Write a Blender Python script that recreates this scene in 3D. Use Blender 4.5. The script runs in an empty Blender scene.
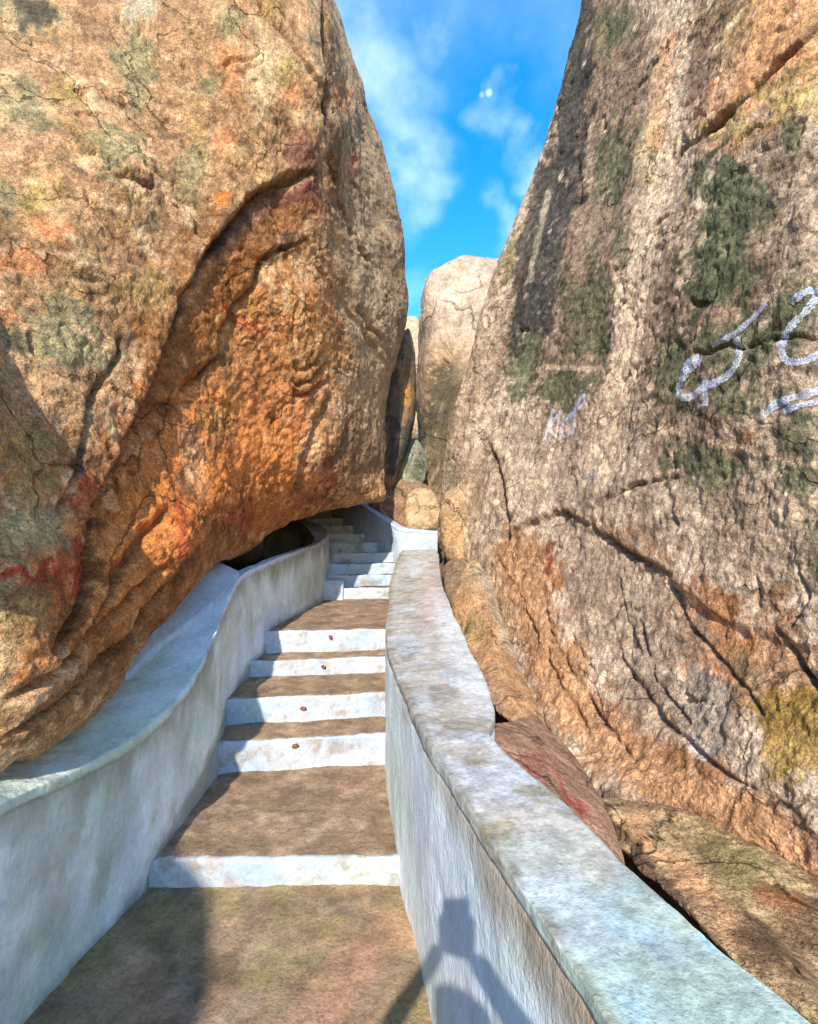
import bpy, bmesh, math, random
import numpy as np
from mathutils import Vector, Matrix
from mathutils.bvhtree import BVHTree

random.seed(7)
SC = bpy.context.scene
COL = SC.collection

# ------------------------------------------------------------------ camera
F = 500.0
HORIZON = 530.0
PITCH = math.atan((HORIZON - 512) / F)
CAMZ = 1.55
CAM = np.array([0.0, 0.0, CAMZ])
FW = np.array([0, math.cos(PITCH), math.sin(PITCH)])
UP = np.array([0, -math.sin(PITCH), math.cos(PITCH)])
RT = np.array([1.0, 0, 0])


def P(px, py, d):
    return CAM + FW * d + RT * ((px - 409) / F * d) + UP * ((512 - py) / F * d)


def proj(W):
    v = W - CAM
    z = v @ FW
    zz = np.where(np.abs(z) < 1e-4, 1e-4, z)
    return 409 + F * (v @ RT) / zz, 512 - F * (v @ UP) / zz, z


# ------------------------------------------------------------------ noise
def _hash(ix, iy, iz, seed):
    h = (ix.astype(np.uint32) * np.uint32(374761393) + iy.astype(np.uint32) * np.uint32(668265263)
         + iz.astype(np.uint32) * np.uint32(2147483647) + np.uint32(seed * 144665 + 1013))
    h = (h ^ (h >> np.uint32(13))) * np.uint32(1274126177)
    h = (h ^ (h >> np.uint32(16))) * np.uint32(2246822519)
    h = h ^ (h >> np.uint32(15))
    return h.astype(np.float64) / 4294967295.0 * 2 - 1


def vnoise(p, seed=0):
    i = np.floor(p).astype(np.int64)
    f = p - i
    u = f * f * f * (f * (f * 6 - 15) + 10)
    r = 0
    for dx in (0, 1):
        wx = u[:, 0] if dx else 1 - u[:, 0]
        for dy in (0, 1):
            wy = u[:, 1] if dy else 1 - u[:, 1]
            for dz in (0, 1):
                wz = u[:, 2] if dz else 1 - u[:, 2]
                r = r + wx * wy * wz * _hash(i[:, 0] + dx, i[:, 1] + dy, i[:, 2] + dz, seed)
    return r


def fbm(p, octv=4, gain=0.5, seed=0, lac=2.03):
    a, s, r = 1.0, 0.0, 0
    q = p.copy()
    for o in range(octv):
        r = r + a * vnoise(q, seed + o * 17)
        s += a
        a *= gain
        q = q * lac + 11.3
    return r / s


def ridged(p, octv=4, gain=0.5, seed=0):
    a, s, r = 1.0, 0.0, 0
    q = p.copy()
    for o in range(octv):
        r = r + a * (1 - np.abs(vnoise(q, seed + o * 31)) * 1.6)
        s += a
        a *= gain
        q = q * 2.07 + 5.7
    return r / s


def sstep(a, b, x):
    t = np.clip((x - a) / (b - a), 0, 1)
    return t * t * (3 - 2 * t)


def lin(r, g, b, k=1.0):
    out = []
    for c in (r, g, b):
        c = c / 255.0
        out.append((c / 12.92 if c <= 0.04045 else ((c + 0.055) / 1.055) ** 2.4) * k)
    return np.array(out)


# ------------------------------------------------------------------ materials
def nd(nt, t, **kw):
    n = nt.nodes.new(t)
    for k, v in kw.items():
        if k in n.inputs:
            n.inputs[k].default_value = v
        else:
            setattr(n, k, v)
    return n


def mat(name, bump=(25, 0.5, 0.02), fine=(140, 0.35, 0.004), mott=(5, 0.72, 1.22), grain=(90, 0.75, 1.25),
        rough=0.9, color=None, spec=0.25, speck=None, stretch=(1, 1, 1), crust=None, crack=None):
    m = bpy.data.materials.new(name)
    m.use_nodes = True
    nt = m.node_tree
    nt.nodes.clear()
    L = nt.links.new
    out = nd(nt, 'ShaderNodeOutputMaterial')
    b = nd(nt, 'ShaderNodeBsdfPrincipled')
    b.inputs['Roughness'].default_value = rough
    b.inputs['Specular IOR Level'].default_value = spec
    L(b.outputs[0], out.inputs[0])
    tc = nd(nt, 'ShaderNodeTexCoord')
    mp = nd(nt, 'ShaderNodeMapping')
    mp.inputs['Scale'].default_value = stretch
    L(tc.outputs['Object'], mp.inputs[0])
    if color is None:
        c = nd(nt, 'ShaderNodeVertexColor', layer_name='Col').outputs['Color']
    else:
        c = nd(nt, 'ShaderNodeRGB')
        c.outputs[0].default_value = (*color, 1)
        c = c.outputs[0]

    def mul(c, fac):
        mx = nd(nt, 'ShaderNodeVectorMath', operation='MULTIPLY')
        L(c, mx.inputs[0])
        L(fac, mx.inputs[1])
        return mx.outputs[0]

    for sc_, lo, hi, det in ((mott[0], mott[1], mott[2], 6), (grain[0], grain[1], grain[2], 4)):
        n = nd(nt, 'ShaderNodeTexNoise')
        n.inputs['Scale'].default_value = sc_
        n.inputs['Detail'].default_value = det
        n.inputs['Roughness'].default_value = 0.65
        L(mp.outputs[0], n.inputs['Vector'])
        r = nd(nt, 'ShaderNodeMapRange')
        r.inputs[1].default_value = 0.3
        r.inputs[2].default_value = 0.7
        r.inputs[3].default_value = lo
        r.inputs[4].default_value = hi
        L(n.outputs['Fac'], r.inputs[0])
        c = mul(c, r.outputs[0])
    if speck:
        v = nd(nt, 'ShaderNodeTexVoronoi')
        v.inputs['Scale'].default_value = speck[0]
        L(mp.outputs[0], v.inputs['Vector'])
        r = nd(nt, 'ShaderNodeMapRange')
        r.inputs[1].default_value = 0.15
        r.inputs[2].default_value = 0.42
        r.inputs[3].default_value = speck[1]
        r.inputs[4].default_value = 1.05
        L(v.outputs['Distance'], r.inputs[0])
        c = mul(c, r.outputs[0])
    def warp(scale, amt):
        n = nd(nt, 'ShaderNodeTexNoise')
        n.inputs['Scale'].default_value = scale
        n.inputs['Detail'].default_value = 4
        L(mp.outputs[0], n.inputs['Vector'])
        v = nd(nt, 'ShaderNodeVectorMath', operation='MULTIPLY_ADD')
        L(n.outputs['Color'], v.inputs[0])
        v.inputs[1].default_value = (amt, amt, amt)
        L(mp.outputs[0], v.inputs[2])
        return v.outputs[0]
    heights = []
    if crack:
        vo = nd(nt, 'ShaderNodeTexVoronoi', feature='DISTANCE_TO_EDGE')
        vo.inputs['Scale'].default_value = crack[0]
        L(warp(crack[0] * 1.6, 0.9 / crack[0]), vo.inputs['Vector'])
        r = nd(nt, 'ShaderNodeMapRange')
        r.inputs[1].default_value = 0.0
        r.inputs[2].default_value = crack[1]
        L(vo.outputs['Distance'], r.inputs[0])
        # cracks come and go
        n = nd(nt, 'ShaderNodeTexNoise')
        n.inputs['Scale'].default_value = crack[0] * 0.7
        L(mp.outputs[0], n.inputs['Vector'])
        r2 = nd(nt, 'ShaderNodeMapRange')
        r2.inputs[1].default_value = 0.47
        r2.inputs[2].default_value = 0.56
        L(n.outputs['Fac'], r2.inputs[0])
        mxx = nd(nt, 'ShaderNodeMath', operation='MAXIMUM')
        L(r.outputs[0], mxx.inputs[0])
        L(r2.outputs[0], mxx.inputs[1])
        heights.append((mxx.outputs[0], 0.9, crack[2]))
        r3 = nd(nt, 'ShaderNodeMapRange')
        r3.inputs[3].default_value = 0.55
        L(mxx.outputs[0], r3.inputs[0])
        c = mul(c, r3.outputs[0])
    if crust:
        vo = nd(nt, 'ShaderNodeTexVoronoi')
        vo.inputs['Scale'].default_value = crust[0]
        L(warp(crust[0] * 0.8, 1.1 / crust[0]), vo.inputs['Vector'])
        inv = nd(nt, 'ShaderNodeMath', operation='SUBTRACT')
        inv.inputs[0].default_value = 1.0
        L(vo.outputs['Distance'], inv.inputs[1])
        heights.append((inv.outputs[0], crust[1], crust[2]))
        r = nd(nt, 'ShaderNodeMapRange')
        r.inputs[1].default_value = 0.2
        r.inputs[2].default_value = 0.85
        r.inputs[3].default_value = 1 + 0.4 * crust[1]
        r.inputs[4].default_value = 1 - 0.76 * crust[1]
        L(vo.outputs['Distance'], r.inputs[0])
        c = mul(c, r.outputs[0])
    L(c, b.inputs['Base Color'])
    prev = None
    for hsock, st, dist in heights:
        bm_ = nd(nt, 'ShaderNodeBump')
        bm_.inputs['Strength'].default_value = st
        bm_.inputs['Distance'].default_value = dist
        L(hsock, bm_.inputs['Height'])
        if prev:
            L(prev, bm_.inputs['Normal'])
        prev = bm_.outputs['Normal']
    for sc_, st, dist, det in ((bump[0], bump[1], bump[2], 6), (fine[0], fine[1], fine[2], 3)):
        n = nd(nt, 'ShaderNodeTexNoise')
        n.inputs['Scale'].default_value = sc_
        n.inputs['Detail'].default_value = det
        n.inputs['Roughness'].default_value = 0.7
        L(mp.outputs[0], n.inputs['Vector'])
        bm_ = nd(nt, 'ShaderNodeBump')
        bm_.inputs['Strength'].default_value = st
        bm_.inputs['Distance'].default_value = dist
        L(n.outputs['Fac'], bm_.inputs['Height'])
        if prev:
            L(prev, bm_.inputs['Normal'])
        prev = bm_.outputs['Normal']
    L(prev, b.inputs['Normal'])
    return m


M_ROCK = mat('granite', bump=(14, 0.9, 0.05), fine=(90, 0.6, 0.01), mott=(8, 0.66, 1.32), grain=(110, 0.5, 1.5), speck=(60, 0.7), crust=(34, 0.36, 0.013), crack=(1.5, 0.014, 0.03))
M_ROCKFAR = mat('granite_far', bump=(5, 0.9, 0.1), fine=(24, 0.8, 0.03), mott=(2.2, 0.7, 1.25), grain=(18, 0.75, 1.25), crust=(9, 0.25, 0.04), crack=(0.5, 0.012, 0.05))
M_PLAST = mat('limewash', bump=(12, 0.7, 0.022), fine=(70, 0.7, 0.006), mott=(7, 0.87, 1.09), grain=(50, 0.86, 1.1), rough=0.85, stretch=(1, 1, 0.7))
M_CEM = mat('cement', bump=(16, 0.7, 0.02), fine=(100, 0.6, 0.006), crust=(40, 0.12, 0.006), mott=(7, 0.62, 1.3), grain=(70, 0.78, 1.2), rough=0.92, speck=(55, 0.82))
M_GROUND = mat('soil', bump=(4, 0.8, 0.06), fine=(30, 0.6, 0.02), color=lin(120, 92, 66, 0.9))


M_COPE = mat('worn_plaster', bump=(10, 0.6, 0.02), fine=(90, 0.5, 0.004), mott=(12, 0.78, 1.16), grain=(60, 0.78, 1.2), rough=0.9, speck=(70, 0.88))
# ------------------------------------------------------------------ mesh helpers
def make_obj(name, V, Fc, m, parent=None, col=None, origin=None, smooth=True):
    V = np.asarray(V, dtype=np.float64)
    if origin is None:
        origin = np.array([V[:, 0].mean(), V[:, 1].mean(), V[:, 2].min()])
    origin = np.asarray(origin, dtype=np.float64)
    if parent is not None:
        base = np.array(parent['_o']) if '_o' in parent else np.zeros(3)
    me = bpy.data.meshes.new(name)
    me.from_pydata((V - origin).tolist(), [], Fc.tolist() if hasattr(Fc, 'tolist') else Fc)
    me.update()
    bm = bmesh.new()
    bm.from_mesh(me)
    bmesh.ops.recalc_face_normals(bm, faces=bm.faces)
    bm.to_mesh(me)
    bm.free()
    if smooth:
        me.polygons.foreach_set('use_smooth', [True] * len(me.polygons))
    if col is not None:
        a = me.color_attributes.new('Col', 'FLOAT_COLOR', 'POINT')
        c4 = np.ones((len(V), 4))
        c4[:, :3] = np.clip(col, 0, 0.95)
        a.data.foreach_set('color', c4.ravel())
    me.materials.append(m)
    o = bpy.data.objects.new(name, me)
    COL.objects.link(o)
    if parent is None:
        o.location = Vector(origin)
    else:
        o.parent = parent
        o.location = Vector(origin - np.array(parent.location))
    return o


def tag(o, label=None, cat=None, group=None, kind=None):
    if label: o['label'] = label
    if cat: o['category'] = cat
    if group: o['group'] = group
    if kind: o['kind'] = kind
    return o


def empty(name, loc, label, cat, group=None):
    o = bpy.data.objects.new(name, None)
    COL.objects.link(o)
    o.location = Vector(loc)
    o.empty_display_size = 0.1
    return tag(o, label, cat, group)


def herm(C, axis, periodic, subs, knots=None):
    """Nonuniform Catmull-Rom along axis of control array C; subs = samples per segment."""
    C = np.moveaxis(C, axis, 0)
    n = C.shape[0]
    nseg = n if periodic else n - 1
    nxt = np.roll(C, -1, 0)
    d = np.linalg.norm((nxt - C).reshape(n, -1, 3), axis=2).mean(1) if C.ndim == 3 else np.linalg.norm(nxt - C, axis=1)
    h = np.sqrt(np.maximum(d, 1e-3))
    M = np.zeros_like(C)
    for i in range(n):
        if periodic or 0 < i < n - 1:
            hp, hn = h[(i - 1) % n], h[i]
            a = (C[(i + 1) % n] - C[i]) / hn
            b = (C[i] - C[(i - 1) % n]) / hp
            M[i] = (a * hp + b * hn) / (hp + hn)
        elif i == 0:
            M[i] = (C[1] - C[0]) / h[0]
        else:
            M[i] = (C[i] - C[i - 1]) / h[i - 1]
    out, seg = [], []
    for i in range(nseg):
        j = (i + 1) % n
        k = subs[i]
        t = (np.arange(k) / k).reshape((-1,) + (1,) * (C.ndim - 1))
        h00 = 2 * t**3 - 3 * t**2 + 1
        h10 = t**3 - 2 * t**2 + t
        h01 = -2 * t**3 + 3 * t**2
        h11 = t**3 - t**2
        out.append(h00 * C[i] + h10 * h[i] * M[i] + h01 * C[j] + h11 * h[i] * M[j])
        seg.append(i + np.arange(k) / k)
    if not periodic:
        out.append(C[-1:])
        seg.append(np.array([n - 1.0]))
    R = np.concatenate(out, 0)
    return np.moveaxis(R, 0, axis), np.concatenate(seg)


def grid_normals(G, periodic=True):
    if periodic:
        du = np.roll(G, -1, 1) - np.roll(G, 1, 1)
    else:
        du = np.gradient(G, axis=1)
    dv = np.gradient(G, axis=0)
    N = np.cross(du, dv)
    N /= np.maximum(np.linalg.norm(N, axis=2, keepdims=True), 1e-9)
    return N


def ring_faces(nr, nc):
    r, c = np.meshgrid(np.arange(nr - 1), np.arange(nc), indexing='ij')
    c2 = (c + 1) % nc
    return np.stack([r * nc + c, r * nc + c2, (r + 1) * nc + c2, (r + 1) * nc + c], -1).reshape(-1, 4)


def seg_dist(px, py, poly):
    """distance to a polyline, signed side (positive right of travel), param along"""
    best = np.full(px.shape, 1e9)
    side = np.zeros(px.shape)
    par = np.zeros(px.shape)
    n = len(poly) - 1
    for i in range(n):
        ax, ay = poly[i][:2]
        bx, by = poly[i + 1][:2]
        dx, dy = bx - ax, by - ay
        L2 = dx * dx + dy * dy + 1e-9
        t = np.clip(((px - ax) * dx + (py - ay) * dy) / L2, 0, 1)
        qx, qy = px - (ax + t * dx), py - (ay + t * dy)
        d = np.hypot(qx, qy)
        m = d < best
        best = np.where(m, d, best)
        side = np.where(m, np.sign(dx * qy - dy * qx), side)
        par = np.where(m, (i + t) / n, par)
    return best, side, par


def paint(W, px, py, front, base, layers, var=0.22, seed=3, ns=3.0, kcol=1.0, stains=(), warm=(1.13, 1.0, 0.80)):
    n = len(W)
    col = np.tile(base, (n, 1)).astype(float)
    nz = fbm(W * ns, 5, 0.6, seed)
    nz2 = fbm(W * ns * 4, 4, 0.6, seed + 5)
    nz3 = fbm(W * 16, 3, 0.6, seed + 9)
    wob = 14 * nz + 7 * nz2
    for ly in layers:
        if ly[0] == 'e':
            _, cx, cy, rx, ry, rot, c, op = ly[:8]
            soft = ly[8] if len(ly) > 8 else 0.3
            a = math.radians(rot)
            X, Y = px - cx, py - cy
            u = (X * math.cos(a) + Y * math.sin(a)) / rx
            v = (-X * math.sin(a) + Y * math.cos(a)) / ry
            d = np.hypot(u, v) + nz * 0.6 + nz2 * 0.7 + nz3 * 0.75
            w = sstep(1 + soft, 1 - soft, d) * op * front
        elif ly[0] == 'l':
            _, poly, wd, c, op = ly[:5]
            d, s, t = seg_dist(px + wob * min(1, wd / 12.0), py - wob * min(1, wd / 12.0) * 0.5, poly)
            d = d / wd + nz2 * 0.5 + nz3 * 0.6
            w = sstep(1.3, 0.6, d) * op * front
        elif ly[0] == 'r':
            _, s_, lo, hi, c, op, sd = ly
            w = sstep(lo, hi, ridged(W * np.array(s_) + 0.25 * nz2[:, None], 3, 0.45, sd)) * op
        elif ly[0] == 'n':   # noise blotches over everything: scale, lo, hi, colour, op, seed
            _, s_, lo, hi, c, op, sd = ly
            w = sstep(lo, hi, fbm(W * np.array(s_), 5, 0.62, sd)) * op
        col = col * (1 - w[:, None]) + np.asarray(c) * w[:, None]
    for poly, wd, cc_, op in stains:  # crack tints: soil brown that also paints in shade the cracks lack
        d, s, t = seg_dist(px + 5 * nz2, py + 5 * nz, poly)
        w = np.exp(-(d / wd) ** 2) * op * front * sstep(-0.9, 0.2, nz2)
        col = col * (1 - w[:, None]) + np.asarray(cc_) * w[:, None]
    v = 1 + var * (nz * 1.2 + nz2 * 1.3 + nz3 * 1.3)
    return col * np.clip(v, 0.35, 1.8)[:, None] * kcol * np.asarray(warm)


def rock_disp(W, amp, seed, sc=1.0, aniso=(1, 1, 1)):
    A = np.array(aniso)
    a, b, c, d = amp
    r = a * fbm(W * 0.9 * sc * A, 3, 0.5, seed)
    r += b * fbm(W * 3.1 * sc * A, 5, 0.55, seed + 3)
    rg = ridged(W * 2.3 * sc * A + 0.35 * fbm(W * 4, 2, 0.5, seed + 8)[:, None], 4, 0.55, seed + 4)
    r -= c * sstep(0.78, 0.98, rg)
    r += d * fbm(W * 22 * sc, 4, 0.6, seed + 6)
    return r


def loft_boulder(name, rows, colsubs, rowsubs, front_cols, m, amp, cracks, steps, layers, base, seed,
                 aniso=(1, 1, 1), var=0.22, kcol=1.0, warm=(1.13, 1.0, 0.80), ns=3.0, urow=0):
    C = np.array(rows)  # R x C x 3
    G, cs = herm(C, 1, True, colsubs)
    G, rs = herm(G, 0, False, rowsubs)
    nr, nc = G.shape[:2]
    N = grid_normals(G)
    cen = G.reshape(-1, 3).mean(0)
    if np.mean(np.sum(N * (G - cen), 2)) < 0:
        N = -N
    W = G.reshape(-1, 3)
    Nn = N.reshape(-1, 3)
    px, py, z = proj(W)
    csf = np.tile(cs, nr)
    front = ((csf >= front_cols[0]) & (csf <= front_cols[1]) & (z > 0.3) & (np.repeat(rs, nc) >= urow)).astype(float)
    D = rock_disp(W, amp, seed, 1.0, aniso)
    wn = fbm(W * 5, 4, 0.6, seed + 20)
    wx, wy = px + 5 * wn, py + 5 * fbm(W * 5 + 40, 4, 0.6, seed + 21)
    for poly, wd, dep in cracks:
        d, s, t = seg_dist(wx, wy, poly)
        taper = np.minimum(1, np.minimum(t, 1 - t) * 8 + 0.15)
        D -= front * dep * taper * np.exp(-(d / (wd * (0.75 + 0.5 * np.abs(wn)))) ** 2) * (0.8 + wn)
    for poly, width, dep, sgn in steps:
        d, s, t = seg_dist(wx, wy, poly)
        taper = sstep(0, 0.12, t) * sstep(1, 0.88, t)
        sd = d * s * sgn
        prof = sstep(-5, 7, sd) * np.exp(-np.maximum(sd, 0) / width)
        D -= front * dep * taper * prof
    W2 = W + Nn * D[:, None]
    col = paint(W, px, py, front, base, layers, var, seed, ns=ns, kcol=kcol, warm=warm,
                stains=[(c_[0], c_[1] * 0.9, lin(92, 62, 44), min(0.85, 0.35 + c_[2] * 4)) for c_ in cracks])  # brown along every crack, standing in for crevice shade as well as soil
    F4 = ring_faces(nr, nc).tolist()
    F4.append(list(range(nc)))
    F4.append(list(range((nr - 1) * nc, nr * nc))[::-1])
    o = make_obj(name, W2, F4, m, col=col)
    return o, W2, F4


def blob_rock(name, outline, thick, m, base, layers, label, amp=(0.05, 0.03, 0.03, 0.006), nseg=8, nring=26, seed=1,
              back=None, var=0.22, sc=1.5, cat='rock', group=None, pw=0.42, kcol=1.0):
    """closed rock whose outline is (px,py,depth) points; thickness in metres towards and away from the viewer"""
    O = np.array([P(*q) for q in outline])
    O, _ = herm(O, 0, True, [nseg] * len(O))
    cen = O.mean(0)
    view = cen - CAM
    view /= np.linalg.norm(view)
    rings = []
    back = back or thick
    for i in range(nring):
        a = -math.pi / 2 + math.pi * (i + 0.5) / nring
        s = math.cos(a) ** pw if True else 0
        t = math.sin(a)
        off = view * (t * (back if t > 0 else thick))
        rings.append(cen + (O - cen) * s + off)
    G = np.array(rings)
    N = grid_normals(G)
    if np.mean(np.sum(N * (G - cen), 2)) < 0:
        N = -N
    nr, nc = G.shape[:2]
    aa = np.array([-math.pi / 2 + math.pi * (i + 0.5) / nring for i in range(nring)])
    Nd = (G - cen) / np.maximum(np.linalg.norm(G - cen, axis=2, keepdims=True), 1e-6)
    kk = (np.abs(np.sin(aa)) ** 2)[:, None, None]
    N = Nd * (1 - kk) + view * np.sign(np.sin(aa))[:, None, None] * kk
    N /= np.linalg.norm(N, axis=2, keepdims=True)
    W = G.reshape(-1, 3)
    D = rock_disp(W, amp, seed, sc)
    W2 = W + N.reshape(-1, 3) * D[:, None]
    px, py, z = proj(W)
    col = paint(W, px, py, np.ones(len(W)), base, layers, var, seed, kcol=kcol, warm=(1.04, 1.0, 0.90))
    F4 = ring_faces(nr, nc).tolist()
    F4.append(list(range(nc)))
    F4.append(list(range((nr - 1) * nc, nr * nc))[::-1])
    o = make_obj(name, W2, F4, m, col=col)
    tag(o, label, cat, group)
    return o


# ================================================================== LEFT BOULDER
TAN = lin(176, 142, 112)
DKBR = lin(112, 78, 52)
ORA = lin(206, 132, 74)
ORB = lin(212, 150, 108)
YEL = lin(172, 150, 98)
GRY = lin(168, 152, 132)
LICH = lin(150, 148, 118)
GRN = lin(100, 106, 80)
PALE = lin(214, 190, 160)
RED = lin(176, 72, 54)
MAR = lin(124, 78, 74)
DKG = lin(74, 72, 70)
BLK = lin(52, 50, 50)
WHT = lin(226, 226, 220)

Lr = [
    [(-200, 860, 1.55), (0, 762, 1.52), (76, 728, 1.87), (142, 660, 2.35), (203, 583, 2.95), (250, 547, 4.1), (297, 523, 4.9), (340, 507, 5.6), (384, 499, 6.4)],
    [(-200, 700, 1.5), (0, 690, 1.46), (80, 650, 1.74), (150, 590, 2.24), (215, 530, 2.86), (265, 495, 3.85), (315, 475, 4.6), (352, 468, 5.4), (385, 462, 6.7)],
    [(-200, 545, 1.28), (0, 560, 1.56), (75, 540, 1.9), (150, 500, 2.5), (220, 450, 3.17), (270, 420, 3.9), (320, 400, 4.5), (358, 400, 5.4), (386, 402, 7.0)],
    [(-180, 400, 1.0), (0, 400, 1.8), (80, 390, 2.24), (160, 360, 2.8), (235, 320, 3.5), (280, 300, 3.9), (322, 290, 4.35), (365, 300, 5.6), (405, 320, 7.3)],
    [(-190, 230, 1.4), (0, 230, 2.25), (80, 220, 2.6), (160, 200, 3.15), (240, 190, 3.6), (285, 175, 3.95), (322, 170, 4.3), (362, 190, 5.7), (399, 215, 7.3)],
    [(-200, 50, 2.5), (0, 60, 2.85), (80, 60, 3.1), (160, 50, 3.4), (240, 40, 3.8), (285, 40, 4.1), (322, 40, 4.5), (344, 60, 5.6), (362, 98, 6.9)],
    [(-200, -150, 3.0), (0, -130, 3.3), (80, -130, 3.5), (160, -130, 3.8), (228, -120, 4.2), (262, -110, 4.5), (288, -100, 4.9), (303, -85, 5.6), (305, -50, 6.4)],
    [(-200, -330, 4.0), (0, -320, 4.3), (80, -320, 4.5), (150, -310, 4.9), (190, -300, 5.3), (210, -290, 5.7), (228, -270, 6.1), (240, -250, 6.4), (248, -220, 6.8)],
]
rows = []
for i, r in enumerate(Lr):
    q = [P(*a) for a in r]
    z = q[-1][2]
    zl = q[0][2]
    S = q[-1]
    sh = max(0, i - 5) * 0.8
    rows.append([np.array([-3.4 - sh, 0.7 + sh, zl])] + q + [S + np.array([-0.5, 1.0, 0]), np.array([-2.6, 10.5 - sh, z]), np.array([-6.5, 10 - sh, z]), np.array([-8 + sh, 5, 0.5 * (z + zl)])])
# underside rows
und1, und2 = [], []
for k, p in enumerate(rows[0]):
    if 1 <= k <= 10:
        w = sstep(4, 7, np.array(float(k)))
        near = np.array([-0.30, 0.35, -0.06])
        cave = np.array([-0.25, 1.0, 0.22])
        und1.append(p + near * (1 - w) + cave * w)
        near2 = np.array([-0.8, 0.9, -0.35])
        cave2 = np.array([-1.1, 2.4, 0.35])
        und2.append(p + near2 * (1 - w) + cave2 * w)
    else:
        und1.append(p + np.array([0, 0, -0.3]))
        und2.append(p + np.array([0, 0, -1.0]))
cenb = np.mean(und2, 0)
und3 = [cenb + (q - cenb) * 0.35 + np.array([0, 0, -0.05]) for q in und2]
cent = np.mean(rows[-1], 0)
top1 = [cent + (q - cent) * 0.55 + np.array([0, 0, 0.9]) for q in rows[-1]]
top2 = [cent + (q - cent) * 0.1 + np.array([0, 0, 1.2]) for q in rows[-1]]
LB = [und3, und2, und1] + rows + [top1, top2]
lcols = [14, 30, 44, 50, 52, 44, 44, 44, 44, 12, 10, 8, 8, 8]
lrows = [6, 14, 26, 50, 60, 72, 72, 72, 30, 12, 6, 5]

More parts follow.
